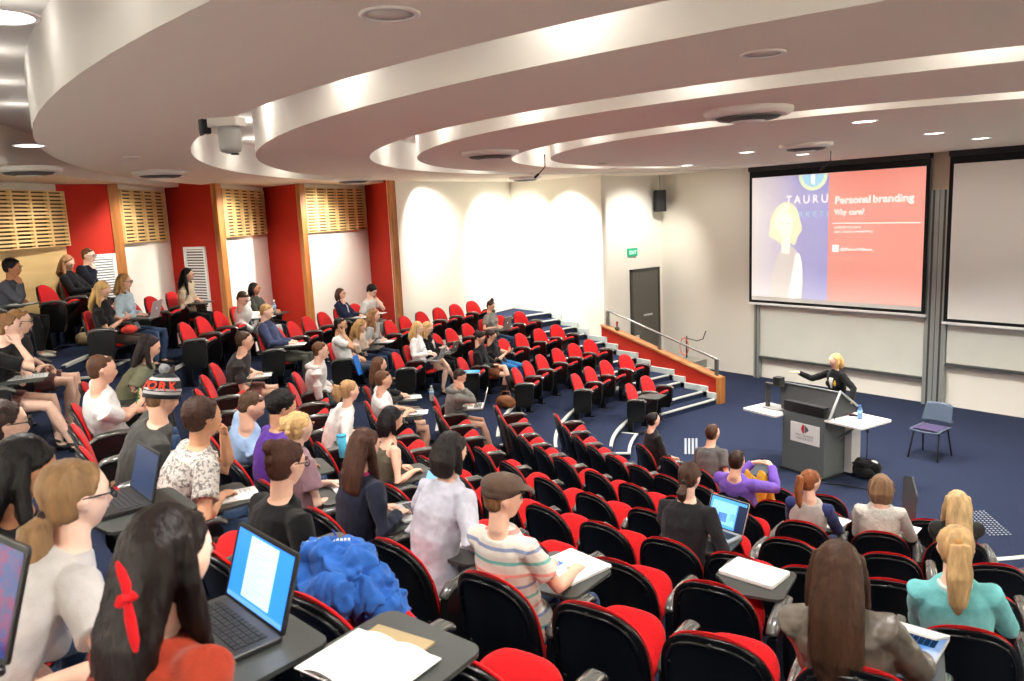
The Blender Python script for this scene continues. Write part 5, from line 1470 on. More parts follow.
laptop(on_tablet('the woman in the leather jacket', .12, .47, -.25), 'half closed white laptop right of the leather jacket', M_LWHITE, wallpaper('screen_sky', (70, 150, 226), .9), 22, .36, .25, None, False)
# closed white laptop on a spare tablet
r = empty('laptop', seatM(6, -69.5) @ T(.08, .44, .721) @ RZ(-.2)); b = MB(); b.rbox((-.17, -.12, 0), (.17, .12, .014), .016, top=.003); link('base', b, M_LWHITE, r); b = MB(); b.rbox((-.17, -.12, .015), (.17, .12, .024), .016, top=.003); link('lid', b, M_LWHITE, r); tag(r, 'closed white laptop lying on a spare tablet behind the black blazer', 'laptop')
# laptop lid at the very left edge, row behind
REFL = speckle('painted_reflection', (40, 54, 110), (92, 34, 84), 5.0, .5)  # purple and blue reflections painted into the display, given a faint glow
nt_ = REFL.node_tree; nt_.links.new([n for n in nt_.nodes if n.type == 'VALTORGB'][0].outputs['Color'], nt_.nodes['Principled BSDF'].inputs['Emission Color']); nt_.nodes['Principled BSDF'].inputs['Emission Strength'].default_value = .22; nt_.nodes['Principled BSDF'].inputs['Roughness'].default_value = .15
Ml, wl = laptop_at((-48, 640), (9, 674), zk(10) + .72)
laptop(Ml, 'open dark laptop at the lower left corner with painted purple and blue reflections', M_LBLACK, REFL, 108, wl, .25, None, False)

for s, lab, x, y, rt in (
  ('the man in the grey jacket at far left', 'white notebook under the hand of the grey jacket at far left', .1, .46, .2),
  ('the man in the white shirt bending over', 'white notepad under the bowed man in the white shirt', .1, .48, .0),
  ('the fair man in the slate blue jumper', 'white notepad on the tablet of the slate blue jumper', .12, .48, .1),
  ('the woman in the navy blazer', 'paper on the tablet of the navy blazer wearer', .08, .46, .1),
  ('the man in the pale tee by the last red panel', 'paper under the writing hand by the last red panel', .12, .5, .0),
  ('the wavy haired woman in grey', 'white paper before the grey jumper with wavy hair', .12, .48, .1),
  ('the man with sunglasses on his head', 'white pad before the man with sunglasses on head', .12, .5, -.2),
  ('the woman with long brown hair and black jacket', 'stack of paper before the long brown haired woman in black jacket', .1, .5, .1),
  ('the man in the charcoal tee writing', 'lined pad under the forearms of the charcoal tee', .12, .46, .1),
  ('the man in the speckled tee', 'white page under the right hand of the speckled tee', .14, .47, -.2),
  ('the blond woman with a messy updo', 'white handout before the messy blond updo', .12, .5, -.2),
  ('the woman in black with bun and glasses', 'small white notebook under the pen of the woman in black', .1, .45, -.1),
  ('the woman in the white shirt with black bob', 'white sheet in front of the loose white shirt', .12, .48, .0),
  ('the woman in the raglan baseball tee', 'white sheet right of the raglan tee', .18, .4, -.3),
  ('the woman in the pale knit jumper', 'white sheet right of the pale knitted jumper', .2, .4, -.3),
  ('the woman in black tee and shorts at far left', 'white notebook on the tablet of the black tee at left edge', .1, .45, .1)):
    paper(on_tablet(s, x, y, rt), lab)
paper(on_tablet('the woman in the brown flat cap', .1, .47, -.2), 'thick white paper stack with a blue mark before the flat cap', .3, .3, 14, lines=False)
b = MB(); b.box((-.02, -.03, 0), (.02, .03, .0008)); link('printed_mark', b, mat('mark_blue', (60, 120, 220)), bpy.data.objects[[o.name for o in bpy.data.objects if o.get('label', '').startswith('thick white paper')][0]], T(-.06, -.04, .0172))
# open book on the front tablet with a brown folder under it
t = rb['M'] @ T(.33, .3, 0)
def spare_tablet():
    pass
fo = empty('folder', T(*onz(382, 652, zk(9) + .721)) @ RZ(.35)); b = MB(); b.box((-.11, -.11, 0), (.11, .11, .006)); link('cover', b, mat('manila', (168, 148, 112), rough=.8), fo); tag(fo, 'manila folder under the open white book in front', 'folder')
bk = empty('open_book', T(*onz(368, 664, zk(9) + .7285)) @ RZ(.3))
for s in (-1, 1):
    G = []
    for i in range(9):
        x = s * i / 8 * .16; z = .016 * math.sin(PI * min(1, i / 8 + .12)) + .002
        for y in (-.12, .12): G.append((x, y, z))
    m = MB(); m.grid(G if s > 0 else G, 9, 2); link('page', m, M_PAPER, bk)
m = MB(); m.box((-.165, -.125, 0), (.165, .125, .003)); link('cover', m, M_PAPER, bk)
tag(bk, 'open white book on the grey tablet in the foreground', 'book')
# phone on the tablet of the woman in black
g = CAST['the woman in black with bun and glasses']['M']
p = empty('mobile_phone', g @ T(.2, .5, .7205) @ RZ(-.9)); b = MB(); b.rbox((-.03, -.06, 0), (.03, .06, .009), .01); link('case', b, M_WHITE, p); b = MB(); b.box((-.026, -.044, .009), (.026, .044, .0094)); link('glass', b, mat('phone_glass', (70, 74, 78), rough=.08), p); tag(p, 'white mobile phone lying on the tablet left of the loose white shirt', 'phone')
pen(g @ T(.14, .46, .76) @ RX(.5) @ RY(.3), 'blue pen held by the woman in black with a bun', (40, 90, 220))
w = CAST['the man in the white tee with folded arms']['M']; pen(w @ T(.1, .36, .86) @ RX(-.3), 'green pen held by the man with folded arms', (40, 170, 80))
# cups and bottles
def cup(Mx, label, mbody, mlid, straw, h=.17, r=.045):
    o = empty('drink_cup', Mx); b = MB(); b.lathe([(r * .72, 0), (r * .75, .004), (r, h), (r * .97, h)], n=20); link('cup_body', b, mbody, o)
    l = MB(); l.lathe([(r * 1.05, h), (r * 1.05, h + .008), (r * .9, h + .018), (r * .3, h + .02)], n=20); link('lid', l, mlid, o)
    s = MB(); s.tube([(0, 0, h * .5), (.01, 0, h + .1)], [.0035] * 2, 8); link('straw', s, straw, o); return tag(o, label, 'cup')
cup(T(*onz(343, 457, zk(6) + .7)), 'turquoise tumbler between the white blouse and the long brown hair', mat('tumbler_blue', (60, 170, 205), rough=.25), mat('tumbler_blue', (60, 170, 205)), M_WHITE, .2, .045)
cup(T(*onz(386, 478, zk(6) + .68)), 'lime green and white paper cup with straw near the tank top', mat('cup_green', (150, 205, 60), rough=.4), M_WHITE, M_WHITE, .16, .046)
bottle(on_tablet('the woman in dark olive with a bottle', .26, .5), 'clear water bottle on the tablet of the olive top', glassy('clear_plastic', (225, 235, 240)), M_WHITE, .24)
bottle(T(*onz(432, 400, zk(5) + .69)), 'small clear bottle by the long brown haired woman, next to papers', glassy('clear_plastic', (225, 235, 240)), M_WHITE, .2)
fld = empty('folder', CAST['the bearded man in the white tee']['M'] @ T(.27, .42, .58) @ RX(.25)); b = MB(); b.rbox((-.12, -.008, -.16), (.12, .008, .16), .01, axis=1); link('cover', b, mat('folder_blue', (24, 110, 206), rough=.5), fld); tag(fld, 'bright blue folder upright beside the bearded man', 'folder')
# a red bundle on the lap
def blob(name, Mx, lumps, m, label, cat, vox=.012, amp=.012, sc=14, extra=None):
    o = None; b = MB()
    for c, r in lumps: b.ball(c, r, 14, 10)
    o = link(name, b, m, None, Mx); remesh_later(o, vox, 2, crumple(amp, sc, len(label)) if extra else wrinkle(amp, sc, len(label))); tag(o, label, cat); return o
blob('red_cloth', CAST['the blond woman in the black top with a red bundle']['M'] @ T(0, .42, .62), [((0, 0, 0), (.17, .1, .05)), ((.1, .05, .02), (.1, .07, .04)), ((-.08, -.03, .02), (.09, .07, .045))], C_((206, 56, 44)), 'bundle of red cloth on the lap of the blond woman in black top', 'cloth')
# blue jacket thrown over a seat with a dark bag below
Mj = seatM(8, -63.4) @ T(-.14, 0, .02)
jk = blob('blue_jacket', Mj @ T(-.04, .2, .66), [((0, .02, .16), (.15, .13, .09)), ((-.1, .0, .1), (.12, .12, .1)), ((.1, .03, .08), (.12, .12, .09)), ((.16, .08, -.02), (.09, .1, .12)), ((-.16, .02, .0), (.08, .1, .12)), ((.0, .12, .02), (.18, .08, .12)), ((.05, -.1, .1), (.14, .05, .08)), ((-.06, -.03, .22), (.08, .06, .05)), ((.2, .12, -.12), (.07, .06, .1))], C_((44, 96, 176), vary=.18), 'crumpled blue jacket heaped on a chair in the foreground', 'jacket', .008, .026, 12, True)
zp = MB()
for i in range(12): zp.box((-.01, i * .016 - .005, -.004), (.01, i * .016 + .004, .006), 0, T(-.12, -.06, .262) @ RZ(-.8) @ RX(.0))
link('white_zip', zp, M_WHITE, jk)
bg_ = blob('backpack', Mj @ T(-.22, .32, .5), [((0, 0, .05), (.15, .12, .17)), ((0, .08, 0), (.13, .08, .12))], C_((66, 62, 60)), 'dark grey backpack beside the blue jacket', 'bag', .011, .008, 12)
st = MB(); st.tube([(-.06, -.1, .15), (-.05, -.14, .25), (.05, -.14, .25), (.06, -.1, .15)], [(.016, .005)] * 4, 8); link('strap', st, BLKC, bg_)
# bags on the floor
def handbag(px, z, label, m, w=.3, h=.2, rot=0.0):
    p = onz(px[0], px[1], z)
    o = blob('handbag', T(p.x, p.y, z) @ RZ(rot), [((0, 0, h * .45), (w * .5, w * .3, h * .45)), ((w * .2, 0, h * .35), (w * .32, w * .26, h * .35)), ((-w * .2, 0, h * .35), (w * .32, w * .26, h * .35))], m, label, 'bag', .012, .012, 11)
    s_ = MB(); s_.tube([(-w * .3, 0, h * .75), (-w * .2, .02, h * 1.15), (w * .2, .02, h * 1.15), (w * .3, 0, h * .75)], [.009] * 4, 8); link('handle', s_, m, o); return o
LTH = mat('tan_leather', (134, 82, 46), rough=.5, vary=.2, scale=9, bump=.2)
handbag((506, 408), zk(4), 'brown leather handbag on the aisle floor beside the boots', LTH, .36, .26, .5)
handbag((88, 345), zk(10), 'tan and black bag on the floor below the blond woman in black', mat('tan_canvas', (176, 152, 116), rough=.9), .36, .22, .8)
handbag((503, 440), zk(3), 'black bag with small buckles on the floor past the red sneakers', C_((28, 27, 28)), .34, .22, .2)
q = seatM(7, -72.6); hb_ = empty('handbag', q @ T(.0, .0, .3)); b = MB(); b.rbox((-.04, -.12, 0), (.04, .14, .26), .03, axis=2); link('bag_body', b, mat('chestnut_leather', (120, 62, 28), rough=.35), hb_); tag(hb_, 'chestnut leather bag hanging between chairs left of the leather jacket', 'bag')
# book and blue folder on the seat by the boots
f2 = empty('folder', seatM(4, 5.5) @ T(.29, .2, .69) @ RZ(.2)); b = MB(); b.rbox((-.11, -.15, 0), (.11, .15, .02), .01); link('cover', b, mat('folder_cyan', (60, 170, 220), rough=.4), f2); b = MB(); b.box((-.1, -.14, .004), (.112, .14, .016)); link('pages', b, M_PAPER, f2); tag(f2, 'pale blue folder on the armrest behind the grey hoodie', 'folder')
# red hair ribbon
o = rb['out']; Bi_ = rb['M'].inverted(); hw_ = rb['M'] @ rb['head']; dep_ = (hw_ - CAM).dot(CF) - .17
def rp(px, py, k=0.0): return Bi_ @ (CAM + ray(px, py) * (dep_ + k))
up_ = Bi_.to_3x3() @ (CF * -1)
rib = MB()
for pts, rr_ in (([(127, 599), (130, 618), (134, 640), (136, 652)], [(.008, .003), (.012, .003), (.011, .003), (.005, .002)]), ([(127, 599), (126, 585), (121, 572), (117, 562)], [(.007, .003), (.011, .003), (.01, .003), (.004, .002)]), ([(127, 599), (121, 601), (117, 607)], [(.011, .003), (.013, .003), (.007, .002)]), ([(127, 598), (133, 596), (137, 598)], [(.01, .003), (.011, .003), (.005, .002)])):
    rib.tube([rp(*p) for p in pts], rr_, 8, up=up_)
rib.ball(rp(127, 599), .01, 10, 7)
link('hair_ribbon', rib, cloth((206, 20, 30), 'ribbon_red'), o['root'])
flush()
for n_, s in (('raised_phone', 'the woman in blue jeans and glasses'), ('tablet_computer', 'the curly haired woman in cream')):
    Pm = CAST[s]; a = empty('mobile_phone' if n_ == 'raised_phone' else 'tablet_computer', Pm['M'] @ T(.0, .44, .79) @ RX(.7)); wv = .035 if n_ == 'raised_phone' else .09
    b = MB(); b.rbox((-wv, -wv * 1.5, 0), (wv, wv * 1.5, .008), .008); link('case', b, M_LBLACK, a); b = MB(); b.box((-wv * .88, -wv * 1.3, .008), (wv * .88, wv * 1.3, .0085)); link('glass', b, wallpaper('screen_pale', (170, 190, 215), .4), a)
    tag(a, 'dark phone in the hands of the woman in blue jeans' if n_ == 'raised_phone' else 'dark tablet computer held by the curly haired woman', 'phone' if n_ == 'raised_phone' else 'tablet')

# ------------------------------------------------------------------ the stage
M_LECT = mat('lectern_grey', (92, 98, 98), rough=.5); M_LDK = mat('lectern_dark', (40, 43, 44), rough=.45)
LCM = T(-6.53, 10.57, 0) @ RZ(-.12); lc = empty('lectern', LCM); tag(lc, 'grey lectern with a university plaque and slanted monitor console', 'lectern')
b = MB(); b.rbox((-.39, -.02, .04), (.38, .66, .94), .012); link('cabinet', b, M_LECT, lc)
b = MB(); b.box((-.41, -.04, 0), (.4, .68, .04)); link('plinth', b, M_LDK, lc)
b = MB(); b.box((.382, .45, .05), (.5, .66, .9)); link('side_column', b, mat('lectern_white', (214, 214, 210), rough=.5), lc)
b = MB(); b.add([(-.43, .0, .95), (.43, .0, .95), (.43, .62, .95), (-.43, .62, .95), (-.62, .2, 1.31), (.43, .24, 1.31), (.43, .62, 1.02), (-.55, .62, 1.02)], [(0, 1, 5, 4), (4, 5, 6, 7), (0, 4, 7, 3), (1, 2, 6, 5), (2, 3, 7, 6), (0, 3, 2, 1)], 0, False)
link('monitor_console', b, M_LDK, lc)
b = MB(); b.add([(-.34, .03, .975), (.38, .03, .975), (.38, .17, 1.2), (-.40, .17, 1.2)], [(0, 1, 2, 3)], 0, False); 
b2 = MB(); b2.prism([(-.36, .0), (.36, .0), (.36, .2), (-.36, .2)], .95, 1.1, 0, T(0, -.02, 0)); link('vent_box', b2, M_BLACK, lc)
b = MB(); b.tube([(.445, .0, .95), (.445, .24, 1.33), (.445, .64, 1.05)], [(.02, .02)] * 3, 8, up=(1, 0, 0)); link('console_frame', b, mat('frame_grey', (150, 154, 152), rough=.4), lc)
b = MB(); b.tube([(-.62, .19, 1.315), (.44, .235, 1.315)], [.014] * 2, 8); link('console_trim', b, mat('trim_grey', (110, 116, 116), rough=.4), lc)
b = MB(); b.box((-.22, -.034, .5), (.3, -.02, .8)); link('plaque', b, mat('plaque_white', (232, 232, 230), rough=.5), lc)
FR = lambda x, y, z: Matrix(((1, 0, 0, x), (0, 0, -1, y), (0, 1, 0, z), (0, 0, 0, 1)))
text('plaque_lettering', 'MACQUARIE', .052, FR(.04, -.035, .6), mat('plaque_ink', (120, 118, 122)), lc, 'CENTER', space=1.1)
text('plaque_lettering', 'UNIVERSITY', .052, FR(.04, -.035, .55), mat('plaque_ink', (120, 118, 122)), lc, 'CENTER', space=1.1)
b = MB(); b.add([(x * .055, -.036, z * .07) for x, z in ((-1, 0), (-.5, .9), (.05, 1), (.05, -1), (-.5, -.9))], [(0, 1, 2, 3, 4)], 0, False); link('emblem_red', b, mat('emblem_red', (206, 24, 40)), lc, T(.03, 0, .72))
b = MB()
for i in range(3): b.add([(.01 + i * .022, -.036, .06 - i * .016), (.026 + i * .022, -.036, .06 - i * .016), (.04 + i * .022, -.036, 0), (.026 + i * .022, -.036, -.06 + i * .016), (.01 + i * .022, -.036, -.06 + i * .016)], [(0, 1, 2, 3, 4)], 0, False)
link('emblem_grey', b, mat('emblem_grey', (96, 100, 110)), lc, T(.03, 0, .72))
# white side wings belong to the lectern
M_WING = mat('wing_white', (236, 235, 230), rough=.4)
b = MB(); b.rbox((-1.02, -.22, .85), (-.36, .38, .88), .04); link('side_wing', b, M_WING, lc)
b = MB(); b.rbox((.34, -.02, .9), (.98, .7, .93), .04); link('side_wing', b, M_WING, lc)
b = MB(); b.tube([(-.4, .25, .6), (-.75, .25, .86)], [.02] * 2, 8); b.tube([(.4, .3, .6), (.75, .3, .9)], [.02] * 2, 8); link('wing_brackets', b, M_STEEL, lc)
# document camera
dc = empty('document_camera', LCM @ T(-.78, .1, .88)); tag(dc, 'grey document camera on the left wing of the lectern', 'camera')
b = MB(); b.rbox((-.07, -.08, 0), (.3, .2, .025), .03); link('base_plate', b, mat('camera_grey', (150, 152, 150)), dc)
b = MB(); b.rbox((-.03, -.03, .02), (.03, .03, .4), .01); link('post', b, M_DARKGREY, dc)
b = MB(); b.rbox((-.04, -.03, .38), (.3, .04, .41), .01); link('arm', b, M_DARKGREY, dc)
b = MB(); b.rbox((.14, -.06, .41), (.28, .07, .53), .02); link('camera_head', b, M_LDK, dc)
bottle(LCM @ T(.66, .4, .931), 'small blue water bottle on the right wing of the lectern', glassy('blue_plastic', (120, 170, 225)), mat('cap_blue', (60, 110, 200)), .21, .034)
ph_ = empty('remote_control', LCM @ T(.5, .48, .931) @ RZ(.5)); b = MB(); b.rbox((-.06, -.025, 0), (.06, .025, .02), .01); link('case', b, M_BLACK, ph_); b = MB()
for i in range(4): b.ball((-.04 + i * .025, 0, .02), .006, 8, 5)
link('buttons', b, mat('button_red', (150, 30, 30)), ph_); tag(ph_, 'small black remote control on the right wing of the lectern', 'remote')
mc = empty('gooseneck_microphone', LCM @ T(.46, .1, .93)); b = MB(); b.tube([(0, 0, 0), (.0, .0, .04), (-.05, .04, .1), (-.12, .1, .14)], [.006] * 4, 8); link('neck', b, M_BLACK, mc); b = MB(); b.ball((-.13, .11, .145), .014, 10, 7); link('foam_tip', b, M_BLACK, mc); tag(mc, 'black gooseneck microphone at the right end of the console', 'microphone')
# black bag of leads beside the lectern with a small stand
kb = blob('equipment_bag', T(-5.86, 11.1, 0), [((0, 0, .12), (.2, .14, .13)), ((.12, .04, .15), (.13, .12, .12)), ((-.1, .02, .14), (.14, .12, .13)), ((.05, -.08, .09), (.16, .1, .09))], C_((20, 20, 22)), 'black bag spilling leads on the carpet right of the lectern', 'bag', .012, .03, 14)
b = MB(); rr = random.Random(4)
for i in range(9):
    a = rr.random() * 6; pts = [V((.18 * math.cos(a + j * .5), .13 * math.sin(a + j * .6), .2 + .05 * math.sin(j * 1.3 + i))) for j in range(7)]; b.tube(pts, [.006] * 7, 6)
link('leads', b, M_BLACK, kb); b = MB(); b.ball((.14, .02, .24), (.07, .035, .03), 10, 7); link('white_plug', b, M_WHITE, kb)
ms_ = empty('thin_stand', T(-5.93, 11.32, 0)); b = MB(); b.tube([(0, 0, .02), (0, 0, .62)], [.007] * 2, 8); link('pole', b, M_BLACK, ms_); b = MB(); b.lathe([(.09, 0), (.09, .012), (.02, .024)]); link('foot', b, M_BLACK, ms_); b = MB(); b.ball((0, 0, .64), (.02, .02, .035)); link('head', b, M_BLACK, ms_); tag(ms_, 'thin black stand behind the bag of leads', 'stand')
cb_ = MB(); cb_.tube([(-6.15, 10.35, .008), (-5.9, 10.5, .008), (-5.5, 10.6, .008), (-5.3, 10.95, .008), (-5.55, 11.2, .01), (-5.8, 11.2, .03)], [.008] * 6, 6); tag(link('cable', cb_, M_BLACK), 'black cable looping over the carpet below the lectern', 'cable')
fp = MB(); fp.rbox((-7.35, 10.0, .0), (-6.9, 10.5, .012), .05); tag(link('floor_hatch', fp, mat('hatch_grey', (56, 66, 76), rough=.5)), 'dark grey floor plate on the carpet left of the lectern', 'hatch')

# blue chair on the stage
bc = empty('stacking_chair', T(-5.6, 12.66, 0) @ RZ(PI * 1.0)); tag(bc, 'blue grey plastic chair with purple seat pad, alone on the stage', 'chair')
M_PB = mat('chair_blue_plastic', (74, 88, 106), rough=.4)
def shellgrid(x0, x1, fn, nx=10, ny=10, th=.012):
    m = MB(); A = [fn(x0 + (x1 - x0) * i / nx, j / ny) for i in range(nx + 1) for j in range(ny + 1)]
    m.grid(A, nx + 1, ny + 1); return m
def solid(o, t): md = o.modifiers.new('thickness', 'SOLIDIFY'); md.thickness = t; return o
o = link('backrest', shellgrid(-.23, .23, lambda x, t: V((x * (1 - .12 * t), -.2 - .1 * t + (x / .23) ** 2 * .04, .54 + .3 * t - .03 * (x / .23) ** 4 * t))), M_PB, bc); solid(o, .014)
o = link('seat', shellgrid(-.23, .23, lambda x, t: V((x, -.22 + .46 * t, .455 + .02 * (x / .23) ** 2 - .03 * max(0, t - .75) * 2 + .02 * max(0, .15 - t)))), M_PB, bc); solid(o, .014)
o = link('seat_pad', shellgrid(-.19, .19, lambda x, t: V((x, -.17 + .38 * t, .475 + .006 * (1 - (x / .19) ** 2)))), cloth((66, 56, 92)), bc); solid(o, .012)
b = MB(); b.tube([(-.19, -.24, .46), (-.2, -.27, .56)], [.02] * 2, 8); b.tube([(.19, -.24, .46), (.2, -.27, .56)], [.02] * 2, 8); link('back_bracket', b, M_PB, bc)
for sx_ in (-1, 1):
    for sy in (-1, 1):
        b = MB(); b.tube([(sx_ * .19, sy * .15, .45), (sx_ * .225, sy * .25, .012)], [.013] * 2, 8); link('leg', b, M_BLACK, bc)
b = MB(); b.tube([(-.19, .15, .44), (-.19, -.15, .44)], [.01] * 2, 6); b.tube([(.19, .15, .44), (.19, -.15, .44)], [.01] * 2, 6); link('under_frame', b, M_BLACK, bc)
# trolley behind the balustrade
tr_ = empty('equipment_trolley', T(-11.35, 13.85, 0)); tag(tr_, 'beige equipment trolley with a bent arm behind the balustrade', 'trolley')
M_BEI = mat('trolley_beige', (188, 184, 170), rough=.5)
b = MB(); b.rbox((-.32, -.25, .1), (.32, .25, .5), .02); link('cabinet', b, M_BEI, tr_)
b = MB(); b.rbox((-.3, -.22, .54), (.26, .22, .72), .02); link('top_box', b, mat('box_grey', (120, 120, 112), rough=.5), tr_)
b = MB(); b.box((-.34, -.26, .5), (.34, .26, .53)); link('shelf', b, M_BEI, tr_)
b = MB(); b.tube([(-.22, .1, .72), (-.22, .1, 1.2)], [.02] * 2, 8); b.tube([(-.22, .1, 1.16), (.12, .05, 1.14), (.28, .05, 1.2), (.36, .05, 1.38)], [.012] * 4, 8); link('arm', b, M_DARKGREY, tr_)
b = MB(); b.tube([(-.22 + .12 * math.cos(a), .02, .98 + .2 * math.sin(a)) for a in [i * PI / 8 for i in range(17)]], [.01] * 17, 6, round_ends=False); link('orange_cable', b, mat('cable_orange', (214, 92, 60)), tr_)
for i, (x, y) in enumerate(((-.28, -.2), (.28, -.2), (-.28, .2), (.28, .2))):
    b = MB(); b.lathe([(.05, -.015), (.05, .015)], (x, y, .05), 14, 0, RY(PI / 2).to_3x3()); link('castor', b, M_BLACK, tr_)
rg = empty('ornament', T(-13.1, 13.3, top(-2.9) + .012)); b = MB(); b.ball((0, 0, .05), (.07, .05, .05)); link('base_lump', b, mat('dark_green', (46, 66, 52)), rg); b = MB(); b.tube([(0, 0, .08), (.0, 0, .2)], [.02, .03], 8); link('red_top', b, mat('dull_red', (150, 50, 50)), rg); tag(rg, 'small red and green ornament on top of the balustrade end', 'ornament')
# tactile pads on the stage floor at the feet of the aisles
def tact(origin, ux, uy, nx, ny, label):
    b = MB(); ux = V(ux); uy = V(uy); o = V(origin)
    cs = [o - ux * .6 - uy * .6, o + ux * (nx - .4) - uy * .6, o + ux * (nx - .4) + uy * (ny - .4), o - ux * .6 + uy * (ny - .4)]
    b.prism([(c.x, c.y) for c in cs], 0.0005, .003); r = link('tactile_pad', b, M_CARPET)
    d = MB()
    for i in range(nx):
        for j in range(ny):
            p = o + ux * i + uy * j; d.lathe([(.015, .002), (.012, .007), (.005, .009)], p, 8)
    s_ = link('raised_dots', d, mat('tactile_grey', (150, 158, 164), rough=.4), r); s_['kind'] = 'stuff'
    return tag(r, label, 'floor marker')
tact((-4.25, 10.68, .0), (.043, -.046, 0), (.031, .038, 0), 13, 6, 'square of raised grey tactile dots on carpet at the right aisle')
pa_ = [onz(x, y, 0) for x, y in ((684, 455), (698, 455), (698, 437), (684, 437))]
b = MB(); b.prism([(p.x, p.y) for p in pa_], .0005, .003); tb_ = tag(link('tactile_bars', b, M_CARPET), 'raised grey tactile bars on the carpet before the front row', 'floor marker')
for i in range(4):
    x = 685.5 + i * 3.6; p0, p1 = onz(x, 454, .004), onz(x, 438.5, .004)
    b = MB(); b.tube([p0, p1], [(.02, .006)] * 2, 8); link('bar', b, mat('tactile_grey', (150, 158, 164), rough=.4), tb_)
# ------------------------------------------------------------------ ceiling fittings and light
M_GLOW = mat('lamp_glow', (255, 246, 232), emit=9.0)
def lamp(name, kind, loc, energy, color=(1, .93, .84), size=.1, direction=(0, 0, -1), spot=1.9, blend=.6):
    l = bpy.data.lights.new(name, kind); l.energy = energy; l.color = color
    if kind == 'SPOT': l.spot_size = spot; l.spot_blend = blend; l.shadow_soft_size = size
    elif kind == 'POINT': l.shadow_soft_size = size
    o = bpy.data.objects.new(name, l); COL.objects.link(o); o.location = loc
    o.rotation_euler = V(direction).to_track_quat('-Z', 'Y').to_euler()
    return o
NTH = ['', 'first', 'second', 'third', 'fourth', 'fifth', 'sixth']
def downlight(x, y, label, e=60, r=.11, sp=2.3, lit=True):
    o = empty('downlight', T(x, y, ZC)); tag(o, label, 'ceiling light', 'recessed downlights')
    b = MB(); b.lathe([(r + .02, -.001), (r + .02, -.008), (r, -.01), (r, -.001)], n=24); link('trim_ring', b, M_WHITE, o)
    b = MB(); b.lathe([(r, -.004), (r, -.006)], n=24); link('lamp_disc', b, M_GLOW if lit else M_DARKGREY, o)
    if e: lamp('downlight_lamp', 'SPOT', (x, y, ZC - .03), e, size=.09, spot=sp, blend=.7)
    return o
DL = [(-3.36, .42, 'large downlight at the top left corner of the view'), (-8.11, 1.11, 'downlight beside the first curved cove at left'),
      (-4.32, 8.0, 'downlight nearest the camera of the stage group'), (-4.85, 10.71, 'middle downlight of the line toward the right edge'), (-5.08, 12.68, 'furthest downlight of the line toward the right edge'),
      (-7.67, 10.72, 'downlight in front of the lit screen, left'), (-7.85, 12.55, 'downlight in front of the lit screen, near the hanging microphone'), (-10.42, 12.62, 'downlight left of the screen near the corner speaker'),
      ]
for x, y, lab in DL: downlight(x, y, lab, 0)
DIFF = [(-10.78, 1.43, 'round air diffuser at far left edge'), (-11.57, 3.08, 'round air diffuser above the second red panel'), (-13.77, 7.08, 'round air diffuser above the fourth timber panel'), (-8.08, 6.05, 'round air diffuser in the centre of the ceiling'),
        (-4.12, 5.77, 'large round air diffuser nearest the camera'), (-6.41, 10.32, 'round air diffuser before the lit screen'), (-14.1, 11.51, 'round air diffuser near the white corner')]
M_DIFF = mat('diffuser_white', (228, 224, 216), rough=.5)
for x, y, lab in DIFF:
    o = empty('ceiling_air_diffuser', T(x, y, ZC)); tag(o, lab, 'air vent', 'round ceiling air diffusers'); b = MB(); b.lathe([(.36, 0), (.36, -.03), (.33, -.06), (.27, -.065), (.27, -.04)], n=36); link('outer_ring', b, M_DIFF, o)
    b = MB(); b.lathe([(.275, -.06), (.24, -.085), (.13, -.1)], n=30); link('throat', b, M_DARKGREY, o); b = MB(); b.lathe([(.14, -.098), (.13, -.108), (.02, -.112)], n=30); link('core_cone', b, M_DIFF, o)
for x, y, lab in ((-2.72, 1.6, 'flush round ceiling speaker at the top centre of the view'), (-2.55, 3.7, 'flush round ceiling speaker right of the top centre'), (-9.3, 2.2, 'small flush disc in the ceiling left of the ceiling camera')):
    o = empty('ceiling_speaker', T(x, y, ZC)); tag(o, lab, 'speaker', 'flush ceiling discs'); r = .115 if 'speaker' in lab else .09
    b = MB(); b.lathe([(r, 0), (r, -.008), (r - .02, -.01), (r - .02, -.004)], n=28); link('rim', b, M_DIFF, o); b = MB(); b.lathe([(r - .02, -.004), (.01, -.006)], n=28); link('mesh_disc', b, mat('mesh_pale', (196, 186, 176)), o)
# the swivelling ceiling camera
cc = empty('ceiling_camera', T(-5.86, 2.06, ZC)); tag(cc, 'grey swivelling camera hung from the ceiling beside the curved cove', 'camera')
b = MB(); b.rbox((-.14, -.06, -.06), (.1, .08, 0), .02, M=RZ(.7)); link('mount', b, mat('camera_white', (206, 200, 192)), cc)
b = MB(); b.lathe([(.075, -.06), (.08, -.1), (.08, -.2), (.07, -.235), (.03, -.25)], n=24); link('body', b, mat('camera_grey2', (150, 150, 146), rough=.4), cc)
b = MB(); b.lathe([(.03, -.25), (.028, -.258)], (.02, .02, 0), n=16); link('lens', b, M_BLACK, cc)
b = MB(); b.tube([(-.15, -.12, -.03), (-.2, -.14, -.06), (-.19, -.14, -.1), (-.15, -.1, -.08)], [.012] * 4, 8); b.rbox((-.17, -.16, -.1), (-.1, -.09, 0), .01); link('wiring', b, M_BLACK, cc)
for x, y, lab in ((-7.25, 12.4, 'thin black microphone rod hung above the lit screen'), (-8.5, 7.3, 'thin black microphone rod hung in the second cove')):
    o = empty('hanging_microphone', T(x, y, ZC)); tag(o, lab, 'microphone'); b = MB(); b.tube([(0, 0, .0), (0, 0, -.16), (-.09, -.06, -.27)], [.009] * 3, 8); link('rod', b, M_BLACK, o); b = MB(); b.tube([(-.085, -.057, -.26), (-.13, -.08, -.3)], [.018] * 2, 8); link('capsule', b, M_BLACK, o)
